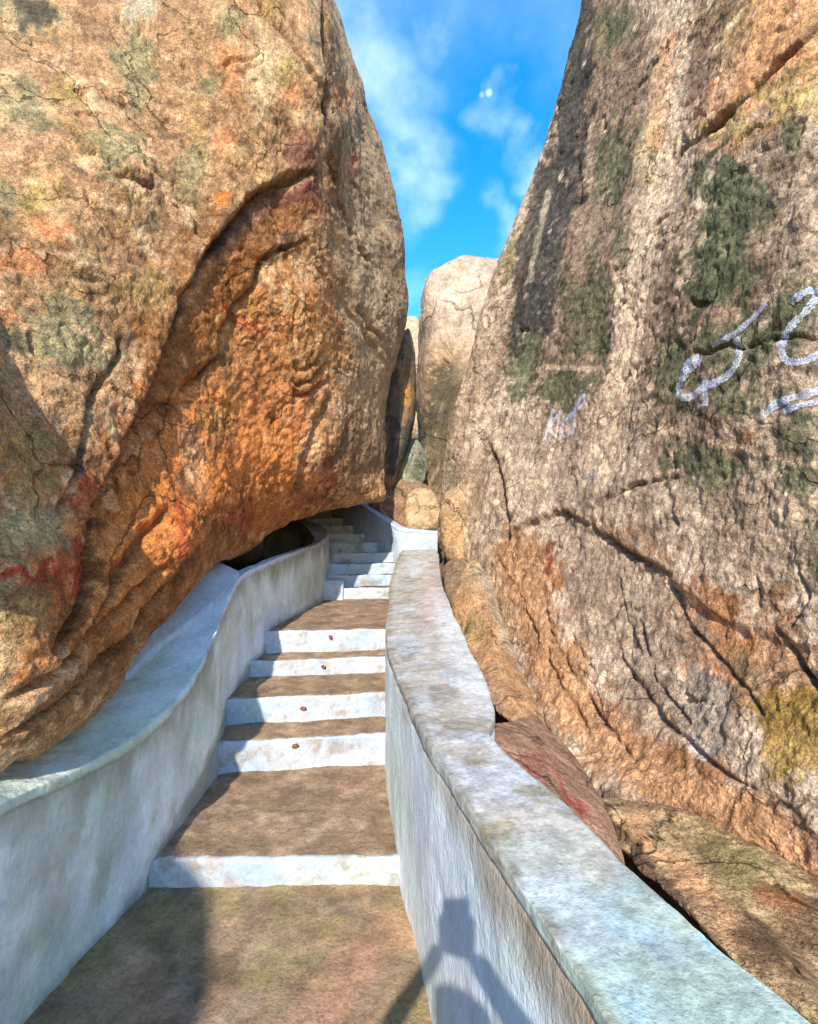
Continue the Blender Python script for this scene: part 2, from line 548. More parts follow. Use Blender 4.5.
l_layers = [
    ('r', (2.6, 2.6, 2.6), 0.80, 0.97, lin(112, 82, 60), 0.7, 15),
    ('n', (1.2, 1.2, 1.2), 0.0, 0.5, PALE, 0.35, 11),
    ('n', (2.5, 2.5, 2.5), 0.1, 0.5, DKBR, 0.5, 12),
    ('n', (1.7, 1.7, 1.7), 0.22, 0.45, YEL, 0.3, 13),
    ('n', (9, 9, 9), 0.12, 0.4, PALE, 0.6, 14),
    # orange lower face
    ('e', 235, 420, 100, 150, 30, ORA, 0.85, 0.4), ('e', 160, 540, 95, 90, -20, ORA, 0.9, 0.4),
    ('e', 90, 600, 80, 70, -30, ORA, 0.75), ('e', 300, 440, 45, 70, 10, ORB, 0.6), ('e', 245, 470, 90, 50, -15, ORA, 0.8),
    ('e', 230, 300, 70, 60, -35, lin(176, 130, 84), 0.8), ('e', 260, 365, 45, 28, -30, lin(160, 120, 84), 0.6),
    ('l', [(60, 640), (100, 560), (110, 470), (170, 400), (215, 310), (260, 240), (318, 200)], 20, lin(136, 88, 50), 0.75),
    ('e', 205, 455, 16, 40, 0, lin(150, 124, 104), 0.7), ('e', 240, 415, 22, 22, 0, YEL, 0.4),
    ('e', 325, 430, 14, 60, 15, PALE, 0.45), ('e', 315, 350, 22, 30, 0, lin(196, 158, 116), 0.6),
    ('l', [(190, 505), (230, 520), (280, 515), (320, 490)], 18, lin(166, 100, 52), 0.6),
    # red paint and red stains
    ('l', [(0, 578), (14, 570), (24, 582), (12, 598), (0, 606)], 4.5, RED, 0.95),
    ('l', [(30, 600), (38, 568), (52, 560), (60, 578)], 4.5, RED, 0.9),
    ('l', [(70, 545), (84, 540), (96, 552), (94, 580), (80, 588)], 7, RED, 0.8),
    ('e', 75, 572, 24, 22, 0, RED, 0.45), ('l', [(184, 500), (186, 530), (188, 560)], 5, RED, 0.6),
    ('e', 330, 470, 12, 22, 0, MAR, 0.6), ('e', 318, 500, 16, 10, 0, MAR, 0.5), ('e', 240, 520, 16, 8, 0, RED, 0.4),
    ('l', [(240, 305), (275, 330)], 6, RED, 0.45), ('e', 85, 490, 18, 16, 0, lin(180, 84, 60), 0.6),
    # maroon mineral in the groove
    ('l', [(318, 186), (285, 195), (255, 212), (225, 240), (202, 262)], 9, MAR, 0.8), ('e', 305, 145, 16, 18, 0, MAR, 0.6),
    ('l', [(190, 300), (165, 370), (140, 420)], 6, MAR, 0.5), ('l', [(250, 216), (225, 238)], 7, DKG, 0.7), ('e', 296, 236, 12, 8, 0, DKG, 0.6),
    ('e', 124, 345, 9, 14, 0, DKG, 0.8), ('e', 82, 458, 8, 14, 0, DKG, 0.7), ('e', 108, 518, 10, 8, 0, BLK, 0.7),
    # lichens and blotches upper left
    ('e', 30, 18, 28, 22, 30, LICH, 0.8), ('e', 34, 22, 16, 18, 40, DKG, 0.8), ('e', 138, 8, 20, 16, 0, lin(176, 172, 158), 0.8),
    ('e', 138, 70, 20, 36, 5, LICH, 0.75), ('e', 20, 110, 36, 22, 0, LICH, 0.7), ('e', 118, 150, 32, 28, 30, LICH, 0.8),
    ('e', 190, 165, 16, 26, 10, LICH, 0.6), ('e', 65, 98, 14, 16, 0, YEL, 0.8), ('e', 82, 110, 12, 8, 0, YEL, 0.7), ('e', 40, 195, 20, 26, 0, YEL, 0.8),
    ('e', 50, 232, 20, 12, 0, ORB, 0.9), ('e', 12, 265, 24, 12, 0, ORB, 0.9), ('e', 8, 315, 12, 10, 0, ORB, 0.8),
    ('e', 60, 330, 36, 30, 20, LICH, 0.8), ('e', 90, 355, 40, 18, 10, LICH, 0.7), ('e', 5, 195, 12, 16, 0, LICH, 0.7),
    ('e', 150, 290, 20, 16, 0, YEL, 0.6), ('e', 20, 450, 30, 26, 20, YEL, 0.65), ('e', 30, 490, 30, 20, 0, YEL, 0.6), ('e', 30, 525, 40, 26, 0, lin(186, 172, 140), 0.85),
    ('e', 15, 620, 30, 26, 0, lin(166, 146, 104), 0.7), ('e', 230, 70, 14, 26, 0, ORB, 0.75), ('e', 225, 140, 10, 14, 0, ORB, 0.8), ('e', 222, 198, 9, 8, 0, ORA, 0.9),
    ('e', 288, 95, 12, 9, 0, ORB, 0.8), ('e', 268, 72, 24, 30, 0, PALE, 0.8), ('e', 285, 76, 12, 14, 0, YEL, 0.7), ('e', 228, 20, 12, 18, 0, LICH, 0.7),
    ('e', 210, 85, 10, 12, 0, LICH, 0.7), ('e', 270, 8, 14, 12, 0, YEL, 0.6), ('e', 315, 45, 8, 22, 0, LICH, 0.7),
    # grey side facing the gap
    ('l', [(330, -40), (345, 80), (368, 200), (378, 330), (372, 440)], 34, GRY, 0.92),
    ('l', [(322, -60), (326, 60), (332, 160), (352, 240), (372, 300)], 6, DKBR, 0.6),
    ('e', 365, 270, 16, 55, -10, lin(196, 178, 156), 0.7), ('e', 340, 95, 10, 16, 0, ORB, 0.6), ('e', 325, 20, 6, 10, 0, YEL, 0.7),
    ('e', 352, 165, 8, 12, 0, lin(190, 110, 96), 0.5), ('e', 360, 450, 22, 30, 0, lin(124, 104, 86), 0.75),
    ('l', [(395, 60), (400, 220), (408, 300)], 3, lin(170, 90, 80), 0.3),
    ('l', [(-20, 740), (60, 705), (130, 650), (200, 570), (240, 540)], 16, lin(120, 88, 62), 0.6),
]
l_cracks = [
    ([(252, -10), (268, 20), (285, 38), (300, 58), (312, 78), (322, 92)], 3.0, 0.10),
    ([(318, 170), (285, 178), (258, 196), (235, 222), (212, 250), (195, 285), (178, 330), (160, 380), (138, 425), (115, 470)], 5, 0.12),
    ([(115, 470), (100, 520), (108, 560), (90, 600), (60, 650)], 6, 0.12),
    ([(320, 235), (290, 245), (270, 258), (262, 285), (245, 305), (236, 330), (235, 350), (215, 375), (200, 385)], 3, 0.06),
    ([(124, 335), (118, 360), (100, 385), (85, 410), (83, 440), (80, 470), (66, 510)], 4, 0.045),
    ([(140, 160), (150, 178), (152, 190), (130, 182), (105, 178)], 2.2, 0.035),
    ([(60, 130), (90, 150), (110, 165)], 2.0, 0.03),
    ([(300, 360), (304, 372), (318, 366), (328, 352)], 2.2, 0.05), ([(298, 376), (304, 384), (320, 378), (332, 362)], 2.4, 0.06),
    ([(298, 386), (304, 396), (318, 392), (334, 376)], 2.6, 0.06), ([(305, 300), (296, 330), (300, 345)], 2, 0.03),
    ([(334, 395), (322, 430), (308, 470), (298, 500)], 4, 0.07), ([(160, 400), (210, 398), (250, 405)], 2, 0.02),
    ([(330, 150), (336, 175), (342, 200), (352, 232), (354, 238)], 1.8, 0.08), ([(360, 248), (368, 262)], 2.0, 0.10), ([(352, 182), (360, 198)], 1.5, 0.05),
    ([(356, 305), (368, 325), (380, 340)], 2, 0.05), ([(350, 420), (345, 450), (330, 470)], 3, 0.06),
    ([(280, 410), (284, 420)], 4, 0.06), ([(180, 500), (150, 530), (120, 600), (80, 660)], 5, 0.06),
    ([(0, 700), (60, 672), (130, 610), (180, 560)], 5, 0.05), ([(0, 735), (80, 690), (140, 635), (200, 560)], 4, 0.06),
    ([(320, -60), (324, 60), (327, 130)], 3, 0.10),
]
l_steps = [
    ([(330, 165), (285, 178), (258, 196), (235, 222), (212, 250), (195, 285), (178, 330), (160, 380), (138, 425), (110, 490), (60, 640)], 130, 0.10, -1),
    ([(320, 235), (270, 258), (245, 305), (235, 350), (160, 410)], 40, 0.05, -1),
]
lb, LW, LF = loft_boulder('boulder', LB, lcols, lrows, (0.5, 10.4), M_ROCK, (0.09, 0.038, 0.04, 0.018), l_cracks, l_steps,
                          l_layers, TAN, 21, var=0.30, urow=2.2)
tag(lb, 'huge orange and tan granite boulder leaning over the left side of the steps', 'boulder')

# ================================================================== RIGHT BOULDER
Rr = [
    [(480, 600, 5.4), (505, 650, 4.4), (532, 700, 3.5), (562, 752, 2.75), (606, 800, 2.25), (668, 812, 2.05), (740, 846, 1.75), (830, 905, 1.45), (1000, 990, 1.15)],
    [(458, 555, 6.1), (486, 590, 5.0), (530, 640, 3.9), (575, 695, 3.0), (628, 745, 2.4), (690, 765, 2.05), (752, 790, 1.75), (822, 830, 1.5), (1000, 930, 1.15)],
    [(441, 492, 6.8), (480, 510, 5.6), (530, 545, 4.4), (590, 590, 3.4), (645, 630, 2.75), (700, 655, 2.25), (755, 675, 1.95), (822, 700, 1.7), (1000, 780, 1.35)],
    [(450, 430, 6.9), (490, 430, 5.8), (545, 450, 4.7), (600, 480, 3.7), (655, 510, 3.0), (705, 530, 2.55), (758, 545, 2.2), (820, 560, 1.9), (1000, 580, 1.5)],
    [(466, 378, 6.8), (505, 370, 5.9), (560, 370, 4.8), (615, 375, 3.85), (665, 385, 3.2), (712, 392, 2.75), (762, 397, 2.4), (820, 400, 2.1), (1000, 400, 1.65)],
    [(487, 290, 6.7), (525, 280, 5.9), (575, 265, 4.9), (630, 250, 4.0), (680, 240, 3.4), (722, 235, 3.0), (768, 226, 2.65), (820, 220, 2.35), (1000, 210, 1.85)],
    [(528, 192, 6.4), (560, 175, 5.8), (600, 155, 5.0), (650, 130, 4.2), (695, 112, 3.65), (732, 100, 3.25), (772, 86, 2.95), (820, 70, 2.65), (1000, 40, 2.1)],
    [(561, 95, 6.1), (585, 70, 5.7), (620, 40, 5.1), (665, 10, 4.4), (705, -15, 3.9), (740, -30, 3.55), (777, -45, 3.2), (822, -60, 2.95), (1000, -100, 2.4)],
    [(592, -30, 5.8), (612, -55, 5.5), (640, -90, 5.1), (680, -120, 4.6), (718, -145, 4.2), (750, -160, 3.9), (785, -180, 3.6), (825, -200, 3.4), (980, -250, 2.9)],
    [(640, -170, 5.8), (660, -200, 5.7), (690, -240, 5.5), (725, -270, 5.1), (760, -300, 4.8), (790, -320, 4.6), (820, -345, 4.4), (860, -370, 4.3), (980, -430, 4.0)],
]
rows = []
for i, r in enumerate(Rr):
    q = [P(*a) for a in r]
    z, zr = q[0][2], q[-1][2]
    sh = max(0, i - 7) * 0.5
    rows.append([np.array([7.5, 3.5, 0.5 * (z + zr)]), np.array([7.5, 9 - sh, z]), np.array([4, 10 - sh, z]), q[0] + np.array([0.7, 1.1, 0])] + q +
                [np.array([2.6 + sh + 0.25 * i, -0.3 + 0.1 * i, zr]), np.array([5, 0, zr])])
und1 = [p + (np.array([0.28, 0.30, -0.10]) if 4 <= k <= 12 else np.array([0, 0, -0.2])) for k, p in enumerate(rows[0])]
und2 = [p + (np.array([0.8, 0.7, -0.55]) if 4 <= k <= 12 else np.array([0, 0, -0.8])) for k, p in enumerate(rows[0])]
cenb = np.mean(und2, 0)
und3 = [cenb + (q - cenb) * 0.35 + np.array([0, 0, -0.2]) for q in und2]
cent = np.mean(rows[-1], 0)
top1 = [cent + (q - cent) * 0.55 + np.array([0, 0, 0.8]) for q in rows[-1]]
top2 = [cent + (q - cent) * 0.1 + np.array([0, 0, 1.1]) for q in rows[-1]]
RB = [und3, und2, und1] + rows + [top1, top2]
rcols = [6, 6, 8, 12, 40, 50, 54, 54, 44, 44, 44, 30, 14, 8, 8]
rrows = [5, 12, 24, 46, 52, 52, 56, 64, 64, 60, 30, 14, 6, 5]
BRG = lin(194, 174, 156)
DKR = lin(132, 108, 92)
r_layers = [
    ('n', (4.5, 4.5, 0.5), 0.05, 0.35, lin(138, 116, 102), 0.6, 37), ('n', (5, 5, 0.6), 0.1, 0.35, lin(212, 194, 176), 0.6, 38),
    ('r', (2.4, 2.4, 1.4), 0.80, 0.97, lin(112, 88, 72), 0.7, 36),
    ('n', (1.2, 1.2, 0.8), 0.0, 0.5, lin(190, 166, 142), 0.5, 31),
    ('n', (2.4, 2.4, 1.6), 0.05, 0.4, DKR, 0.5, 32), ('n', (10, 10, 8), 0.1, 0.4, lin(206, 184, 164), 0.7, 35),
    ('n', (5, 5, 4), 0.2, 0.45, lin(128, 108, 94), 0.6, 33),
    # dark streaked zone of the upper middle
    ('l', [(600, -40), (620, 120), (600, 250), (570, 380)], 42, DKR, 0.7),
    ('l', [(690, -40), (680, 60), (655, 150), (650, 260), (632, 380)], 26, lin(120, 98, 84), 0.7),
    ('l', [(770, 160), (740, 260), (700, 330), (690, 440)], 45, lin(128, 104, 86), 0.6),
    # pale diagonal band
    ('l', [(672, -30), (668, 90), (652, 190), (632, 300), (608, 420), (600, 470)], 21, lin(220, 196, 172), 1.0),
    ('l', [(665, 40), (658, 140)], 12, ORB, 0.55), ('l', [(655, 120), (645, 175)], 12, YEL, 0.4),
    # orange / yellow top right
    ('e', 780, 50, 70, 70, 0, lin(212, 158, 112), 0.9), ('e', 730, 110, 45, 40, -40, lin(204, 154, 116), 0.75), ('e', 725, 15, 26, 50, 20, lin(180, 158, 96), 0.4), ('e', 805, 100, 40, 26, 0, lin(184, 164, 108), 0.7),
    ('e', 738, 112, 14, 12, 0, YEL, 0.7), ('e', 815, 35, 12, 16, 0, YEL, 0.7), ('e', 720, 132, 40, 8, -10, lin(176, 160, 110), 0.7),
    ('l', [(700, 40), (720, 10), (740, -20)], 14, DKR, 0.7), ('e', 700, 70, 16, 40, 15, DKR, 0.7), ('e', 735, 45, 14, 30, 20, lin(130, 108, 88), 0.5),
    ('e', 800, 180, 20, 60, 10, lin(186, 164, 142), 0.7),
    # green lichen patches
    ('e', 722, 185, 28, 24, 0, GRN, 0.9), ('e', 730, 215, 30, 45, 10, GRN, 0.9), ('e', 718, 270, 32, 42, 0, GRN, 0.95), ('e', 790, 135, 8, 14, 0, GRN, 0.8),
    ('e', 672, 372, 20, 40, 0, GRN, 0.85), ('e', 740, 350, 40, 32, 0, GRN, 0.8), ('e', 795, 310, 18, 40, 20, GRN, 0.8), ('e', 745, 400, 60, 18, 5, GRN, 0.75),
    ('e', 715, 465, 42, 20, 0, GRN, 0.85), ('e', 795, 470, 36, 30, 0, GRN, 0.85), ('e', 812, 540, 16, 30, 0, GRN, 0.8), ('e', 800, 430, 26, 10, 0, GRN, 0.6),
    ('e', 565, 385, 30, 22, -30, GRN, 0.85), ('e', 590, 300, 26, 34, 10, GRN, 0.8), ('e', 612, 165, 18, 40, 8, GRN, 0.8), ('e', 618, 20, 12, 26, 0, GRN, 0.8), ('e', 602, 30, 10, 30, 0, GRN, 0.6),
    ('e', 592, 250, 8, 20, 0, GRN, 0.7), ('e', 620, 245, 8, 26, 0, GRN, 0.7), ('e', 553, 265, 12, 30, 0, GRN, 0.7), ('l', [(540, 290), (530, 340), (520, 390)], 8, GRN, 0.75), ('e', 585, 345, 20, 14, 0, GRN, 0.7),
    ('e', 515, 360, 12, 40, 12, GRN, 0.7), ('e', 453, 475, 8, 14, 0, LICH, 0.7), ('e', 512, 255, 8, 30, 20, lin(116, 112, 70), 0.6),
    # black water streaks at the skyline
    ('l', [(590, -30), (575, 70), (560, 160), (540, 240), (528, 320)], 13, DKG, 0.95), ('l', [(585, 60), (570, 200), (552, 260), (545, 330)], 9, DKG, 0.85),
    ('l', [(545, 170), (525, 240), (516, 330), (514, 350)], 7, DKG, 0.9), ('l', [(548, 190), (530, 280)], 3, lin(188, 176, 160), 0.6),
    # orange lower belly
    ('l', [(520, 560), (545, 640), (575, 700), (620, 750), (700, 790), (800, 860)], 30, lin(204, 152, 108), 0.7),
    ('e', 700, 620, 30, 60, -35, lin(178, 116, 72), 0.75), ('e', 640, 545, 40, 16, 25, lin(176, 120, 80), 0.7), ('e', 760, 660, 50, 60, -30, lin(172, 122, 80), 0.6),
    ('e', 790, 730, 36, 50, -30, lin(176, 142, 66), 0.8), ('e', 690, 660, 22, 24, 0, ORB, 0.6), ('e', 690, 760, 60, 14, 25, lin(150, 104, 66), 0.6), ('e', 552, 575, 12, 20, 0, ORA, 0.5),
    ('e', 640, 590, 40, 70, -30, lin(178, 158, 142), 0.7), ('e', 680, 710, 40, 30, -30, lin(196, 172, 146), 0.6), ('e', 762, 520, 50, 36, 10, lin(174, 154, 136), 0.6),
    ('e', 700, 705, 22, 40, -25, lin(170, 162, 154), 0.7), ('l', [(688, 735), (704, 752)], 8, lin(206, 198, 192), 0.8), ('e', 735, 670, 10, 26, -30, LICH, 0.4),
    ('l', [(598, 408), (640, 425), (700, 438), (760, 452), (818, 465)], 4, lin(206, 178, 152), 0.7), ('l', [(540, 366), (590, 368)], 2.5, lin(206, 184, 160), 0.7),
    ('e', 748, 438, 12, 8, 0, ORB, 0.5), ('e', 592, 478, 6, 6, 0, lin(120, 140, 170), 0.5), ('l', [(545, 545), (548, 570)], 5, lin(176, 90, 84), 0.6),
    ('e', 475, 500, 14, 40, 0, lin(170, 146, 126), 0.5), ('e', 500, 600, 10, 40, -20, lin(188, 164, 140), 0.5),
]
r_cracks = [
    ([(835, 5), (800, 45), (770, 75), (740, 102), (712, 128), (700, 140)], 3.6, 0.12), ([(700, 140), (680, 150), (670, 168)], 2.5, 0.05),
    ([(515, 530), (535, 520), (558, 510), (580, 520), (610, 540), (640, 560), (668, 575)], 3.2, 0.06),
    ([(610, 500), (640, 488), (665, 478), (680, 475)], 2.4, 0.05), ([(690, 352), (710, 355), (732, 345), (745, 350), (770, 340), (800, 338), (830, 345)], 2.0, 0.04),
    ([(660, 560), (680, 620), (710, 660), (740, 690), (760, 720)], 2.6, 0.035), ([(485, 440), (500, 480), (505, 520), (500, 560)], 4, 0.09),
    ([(470, 400), (462, 440), (450, 480)], 3, 0.05), ([(530, 250), (515, 300), (500, 360), (480, 420)], 3, 0.03), ([(540, 590), (560, 650), (600, 720), (640, 770)], 2.8, 0.03),
    ([(500, 560), (530, 620), (560, 680), (590, 740)], 2.6, 0.03), ([(600, 600), (620, 660), (660, 720), (720, 770), (790, 810)], 2.8, 0.03),
    ([(632, 90), (655, 60), (665, 40)], 2, 0.04), ([(640, 240), (655, 225), (670, 215)], 2, 0.03), ([(690, 300), (700, 308), (712, 305)], 2.5, 0.04),
    ([(590, 100), (575, 150), (580, 200), (560, 260)], 3, 0.03), ([(760, 620), (790, 660), (830, 700)], 3, 0.05), ([(640, 620), (650, 680), (690, 730)], 2, 0.03),
    ([(615, 575), (625, 620), (640, 650)], 2, 0.03),
]
r_steps = [
    ([(490, 540), (515, 528), (558, 510), (610, 540), (668, 575), (720, 620), (790, 640), (840, 650)], 90, 0.035, 1),
]
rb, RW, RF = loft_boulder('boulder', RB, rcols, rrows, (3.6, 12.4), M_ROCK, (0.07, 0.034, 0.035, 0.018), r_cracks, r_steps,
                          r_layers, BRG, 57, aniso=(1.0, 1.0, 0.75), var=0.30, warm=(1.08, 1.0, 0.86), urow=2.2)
tag(rb, 'tall brown granite boulder on the right with green lichen, black streaks and white scrawled letters', 'boulder')
RBVH = BVHTree.FromPolygons([Vector(v) for v in RW], RF[:-2])


def chalk(strokes, name):
    V, Fc = [], []
    for pts, w in strokes:
        O, _ = herm(np.array([[a, b, 0.0] for a, b in pts]), 0, False, [10] * (len(pts) - 1))
        prev = None
        for i in range(len(O)):
            t = O[min(i + 1, len(O) - 1)] - O[max(i - 1, 0)]
            t = t / (np.linalg.norm(t) + 1e-9)
            nrm = np.array([-t[1], t[0]])
            ids = []
            ww = w * (0.7 + 0.5 * random.random())
            for k in (-1, -0.5, 0, 0.5, 1):
                x, y = O[i][0] + nrm[0] * ww * k, O[i][1] + nrm[1] * ww * k
                d = P(x, y, 1.0) - CAM
                hit = RBVH.ray_cast(Vector(CAM), Vector(d).normalized())
                if hit[0] is None:
                    ids = None
                    break
                n = hit[1]
                if n.dot(Vector(d)) > 0:
                    n = -n
                V.append(np.array(hit[0] + n * 0.006))
                ids.append(len(V) - 1)
            if ids and prev:
                for a in range(4):
                    Fc.append([prev[a], prev[a + 1], ids[a + 1], ids[a]])
            prev = ids
    V = np.array(V)
    return V, Fc


M_CHALK = bpy.data.materials.new('chalk_paint')
M_CHALK.use_nodes = True
nt = M_CHALK.node_tree
b = nt.nodes['Principled BSDF']
b.inputs['Roughness'].default_value = 0.9
tc = nd(nt, 'ShaderNodeTexCoord')
n = nd(nt, 'ShaderNodeTexNoise')
n.inputs['Scale'].default_value = 130
n.inputs['Detail'].default_value = 6
nt.links.new(tc.outputs['Object'], n.inputs['Vector'])
r = nd(nt, 'ShaderNodeMapRange')
r.inputs[1].default_value = 0.32
r.inputs[2].default_value = 0.66
r.inputs[4].default_value = 0.75
nt.links.new(n.outputs['Fac'], r.inputs[0])
nt.links.new(r.outputs[0], b.inputs['Alpha'])
n2 = nd(nt, 'ShaderNodeTexNoise')
n2.inputs['Scale'].default_value = 7
nt.links.new(tc.outputs['Object'], n2.inputs['Vector'])
cr = nd(nt, 'ShaderNodeValToRGB')
cr.color_ramp.elements[0].position = 0.4
cr.color_ramp.elements[0].color = (0.62, 0.68, 0.9, 1)
cr.color_ramp.elements[1].position = 0.6
cr.color_ramp.elements[1].color = (0.85, 0.87, 0.88, 1)
nt.links.new(n2.outputs['Fac'], cr.inputs[0])
nt.links.new(cr.outputs[0], b.inputs['Base Color'])

big = [([(700, 357), (690, 362), (684, 376), (680, 389), (682, 397), (693, 396), (706, 386), (720, 381), (734, 369), (740, 352), (737, 337)], 3.6),
       ([(712, 345), (730, 337), (751, 321), (767, 304)], 2.6), ([(706, 380), (706, 406)], 3.4), ([(684, 372), (692, 368), (700, 358)], 4)]
two = [([(791, 303), (800, 296), (810, 291), (817, 292), (815, 299), (806, 312), (791, 328), (783, 345), (786, 360), (802, 362), (820, 355), (838, 350)], 3.8),
       ([(761, 418), (778, 404), (798, 397), (830, 388)], 4.0), ([(784, 412), (800, 406), (830, 401)], 3.0)]
small = [([(554, 409), (550, 424), (545, 441)], 1.7), ([(562, 410), (556, 419), (551, 430), (557, 438)], 1.5),
         ([(575, 410), (584, 395), (583, 404), (576, 411), (567, 419), (562, 428), (564, 436), (571, 434), (575, 425), (574, 414)], 1.7)]
for st, lb_ in ((big, 'large white painted loop with a long tail, like a nine'), (two, 'white painted figure two at the edge with chalky smears below'), (small, 'small thin white painted letters')):
    V, Fc = chalk(st, 'painted_writing')
    o = make_obj('painted_writing', V, Fc, M_CHALK, parent=rb)
    o['label'] = lb_

# ================================================================== OTHER ROCKS
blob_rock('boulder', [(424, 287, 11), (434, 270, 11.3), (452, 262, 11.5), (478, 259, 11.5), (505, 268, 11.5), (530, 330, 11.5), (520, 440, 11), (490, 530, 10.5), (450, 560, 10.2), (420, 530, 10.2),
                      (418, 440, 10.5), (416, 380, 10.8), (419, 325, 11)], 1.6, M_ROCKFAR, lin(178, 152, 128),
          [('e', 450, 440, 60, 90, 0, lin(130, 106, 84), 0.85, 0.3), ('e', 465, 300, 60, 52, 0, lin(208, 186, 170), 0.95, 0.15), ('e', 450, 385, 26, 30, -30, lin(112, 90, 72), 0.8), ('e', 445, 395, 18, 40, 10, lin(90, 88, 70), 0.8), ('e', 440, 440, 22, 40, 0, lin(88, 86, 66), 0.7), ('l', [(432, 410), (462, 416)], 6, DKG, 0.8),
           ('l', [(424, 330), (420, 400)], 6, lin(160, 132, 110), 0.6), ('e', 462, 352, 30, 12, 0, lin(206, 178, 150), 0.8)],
          'upright pale topped boulder standing in the gap, mossy green lower half', amp=(0.15, 0.12, 0.14, 0.03), nseg=14, nring=70, seed=5, sc=0.6, cat='boulder', pw=0.45)
blob_rock('boulder', [(405, 318, 18), (414, 316, 18), (424, 330, 18), (428, 380, 18), (424, 440, 18), (404, 440, 18), (402, 370, 18)], 1.0, M_ROCKFAR, lin(206, 176, 146),
          [('e', 413, 400, 6, 16, 0, lin(220, 170, 90), 0.7)], 'narrow sliver of sunlit far boulder seen through the slot', amp=(0.1, 0.1, 0.1, 0.02), seed=6, sc=0.4, cat='boulder')
blob_rock('boulder', [(397, 343, 8.3), (408, 331, 8.4), (414, 352, 8.5), (415, 392, 8.5), (413, 430, 8.4), (404, 462, 8.3), (392, 488, 8.2), (376, 492, 8.2), (372, 430, 8.2), (380, 370, 8.2)], 0.7, M_ROCK, lin(150, 122, 98),
          [('l', [(395, 350), (388, 400), (392, 470)], 7, DKG, 0.85), ('e', 393, 350, 6, 16, 0, GRN, 0.8), ('e', 407, 396, 5, 12, 0, lin(214, 158, 84), 0.9), ('e', 408, 440, 12, 26, 20, lin(84, 90, 80), 0.8)],
          'narrow dark streaked rock with an orange patch behind the leaning boulder', amp=(0.05, 0.05, 0.05, 0.01), seed=8, nring=40, nseg=10, cat='rock')
blob_rock('rock', [(396, 472, 8.3), (401, 452, 8.4), (414, 440, 8.5), (424, 452, 8.6), (427, 478, 8.4), (414, 489, 8.2), (400, 486, 8.2)], 0.3, M_ROCK, lin(150, 150, 134),
          [('e', 416, 468, 8, 12, 0, GRN, 0.8)], 'rounded grey green stone wedged at the bottom of the slot', seed=9, nring=30, nseg=10, amp=(0.05, 0.05, 0.04, 0.008))
blob_rock('rock', [(372, 500, 8.0), (384, 484, 8.1), (408, 477, 8.2), (430, 486, 8.2), (438, 510, 8.0), (428, 532, 7.9), (395, 530, 7.9), (376, 516, 7.9)], 0.35, M_ROCK, lin(150, 122, 98),
          [('e', 390, 492, 10, 8, 0, GRN, 0.6), ('e', 396, 506, 12, 10, 0, lin(140, 96, 76), 0.5)], 'brown flat rock resting above the painted parapet bend', seed=10, nring=30, nseg=10, amp=(0.06, 0.06, 0.04, 0.009))
blob_rock('rock', [(404, 506, 7.5), (411, 490, 7.6), (427, 487, 7.6), (440, 496, 7.6), (443, 514, 7.5), (439, 529, 7.4), (422, 532, 7.4), (406, 530, 7.4)], 0.22, M_ROCK, lin(196, 166, 134),
          [('e', 409, 516, 6, 10, 0, ORB, 0.5)], 'squarish beige stone sitting on the white wall end', seed=11, nring=30, nseg=10, amp=(0.05, 0.05, 0.04, 0.008))
blob_rock('rock', [(440, 512, 6.2), (446, 492, 6.3), (458, 487, 6.3), (470, 496, 6.3), (480, 525, 6.3), (474, 556, 6.1), (458, 566, 6.0), (446, 556, 6.1), (440, 535, 6.1)], 0.35, M_ROCK, lin(184, 154, 124),
          [('e', 460, 540, 14, 20, 0, lin(198, 156, 112), 0.7)], 'rounded tan and orange stone beside the far end of the parapet', seed=12, nring=34, nseg=10, amp=(0.06, 0.05, 0.04, 0.008))
blob_rock('rock', [(444, 566, 5.9), (456, 560, 5.8), (470, 566, 5.7), (468, 590, 5.4), (456, 606, 5.2), (446, 600, 5.4), (443, 584, 5.6)], 0.2, M_ROCK, lin(140, 116, 96),
          [], 'small dark broken stone under the rounded orange stone', seed=13, nring=26, nseg=10, amp=(0.03, 0.03, 0.03, 0.01))
blob_rock('rock', [(452, 600, 5.0), (462, 572, 5.3), (476, 558, 5.5), (490, 575, 5.2), (508, 620, 4.6), (528, 668, 4.0), (548, 715, 3.3), (545, 735, 3.0), (520, 728, 2.95), (494, 708, 3.2), (470, 668, 3.9), (456, 632, 4.6)], 0.16, M_ROCK,
          lin(180, 150, 120), [('l', [(462, 600), (490, 660), (520, 710)], 16, lin(200, 152, 108), 0.6), ('l', [(480, 570), (500, 620), (520, 670)], 7, lin(176, 160, 142), 0.7), ('e', 470, 630, 10, 14, 0, lin(150, 140, 90), 0.5), ('e', 524, 722, 16, 8, 0, lin(120, 92, 70), 0.7)],
          'slanting orange slab rock leaning between the parapet and the right boulder', seed=14, nring=50, nseg=20, amp=(0.07, 0.06, 0.05, 0.014), back=0.5, cat='rock slab')
blob_rock('rock', [(476, 728, 2.02), (500, 722, 2.25), (538, 722, 2.6), (568, 748, 2.4), (596, 788, 2.05), (618, 840, 1.6), (622, 880, 1.35), (585, 850, 1.3), (550, 810, 1.5), (510, 775, 1.75)], 0.10, M_ROCK,
          lin(172, 134, 110), [('e', 535, 765, 22, 16, 30, lin(164, 92, 84), 0.6), ('e', 575, 806, 14, 9, 30, lin(176, 66, 62), 0.8), ('e', 500, 738, 16, 8, 0, lin(160, 124, 100), 0.6)],
          'flat brown rock with red powder stains behind the parapet', seed=15, nring=30, nseg=12, amp=(0.02, 0.02, 0.02, 0.006), back=0.35)
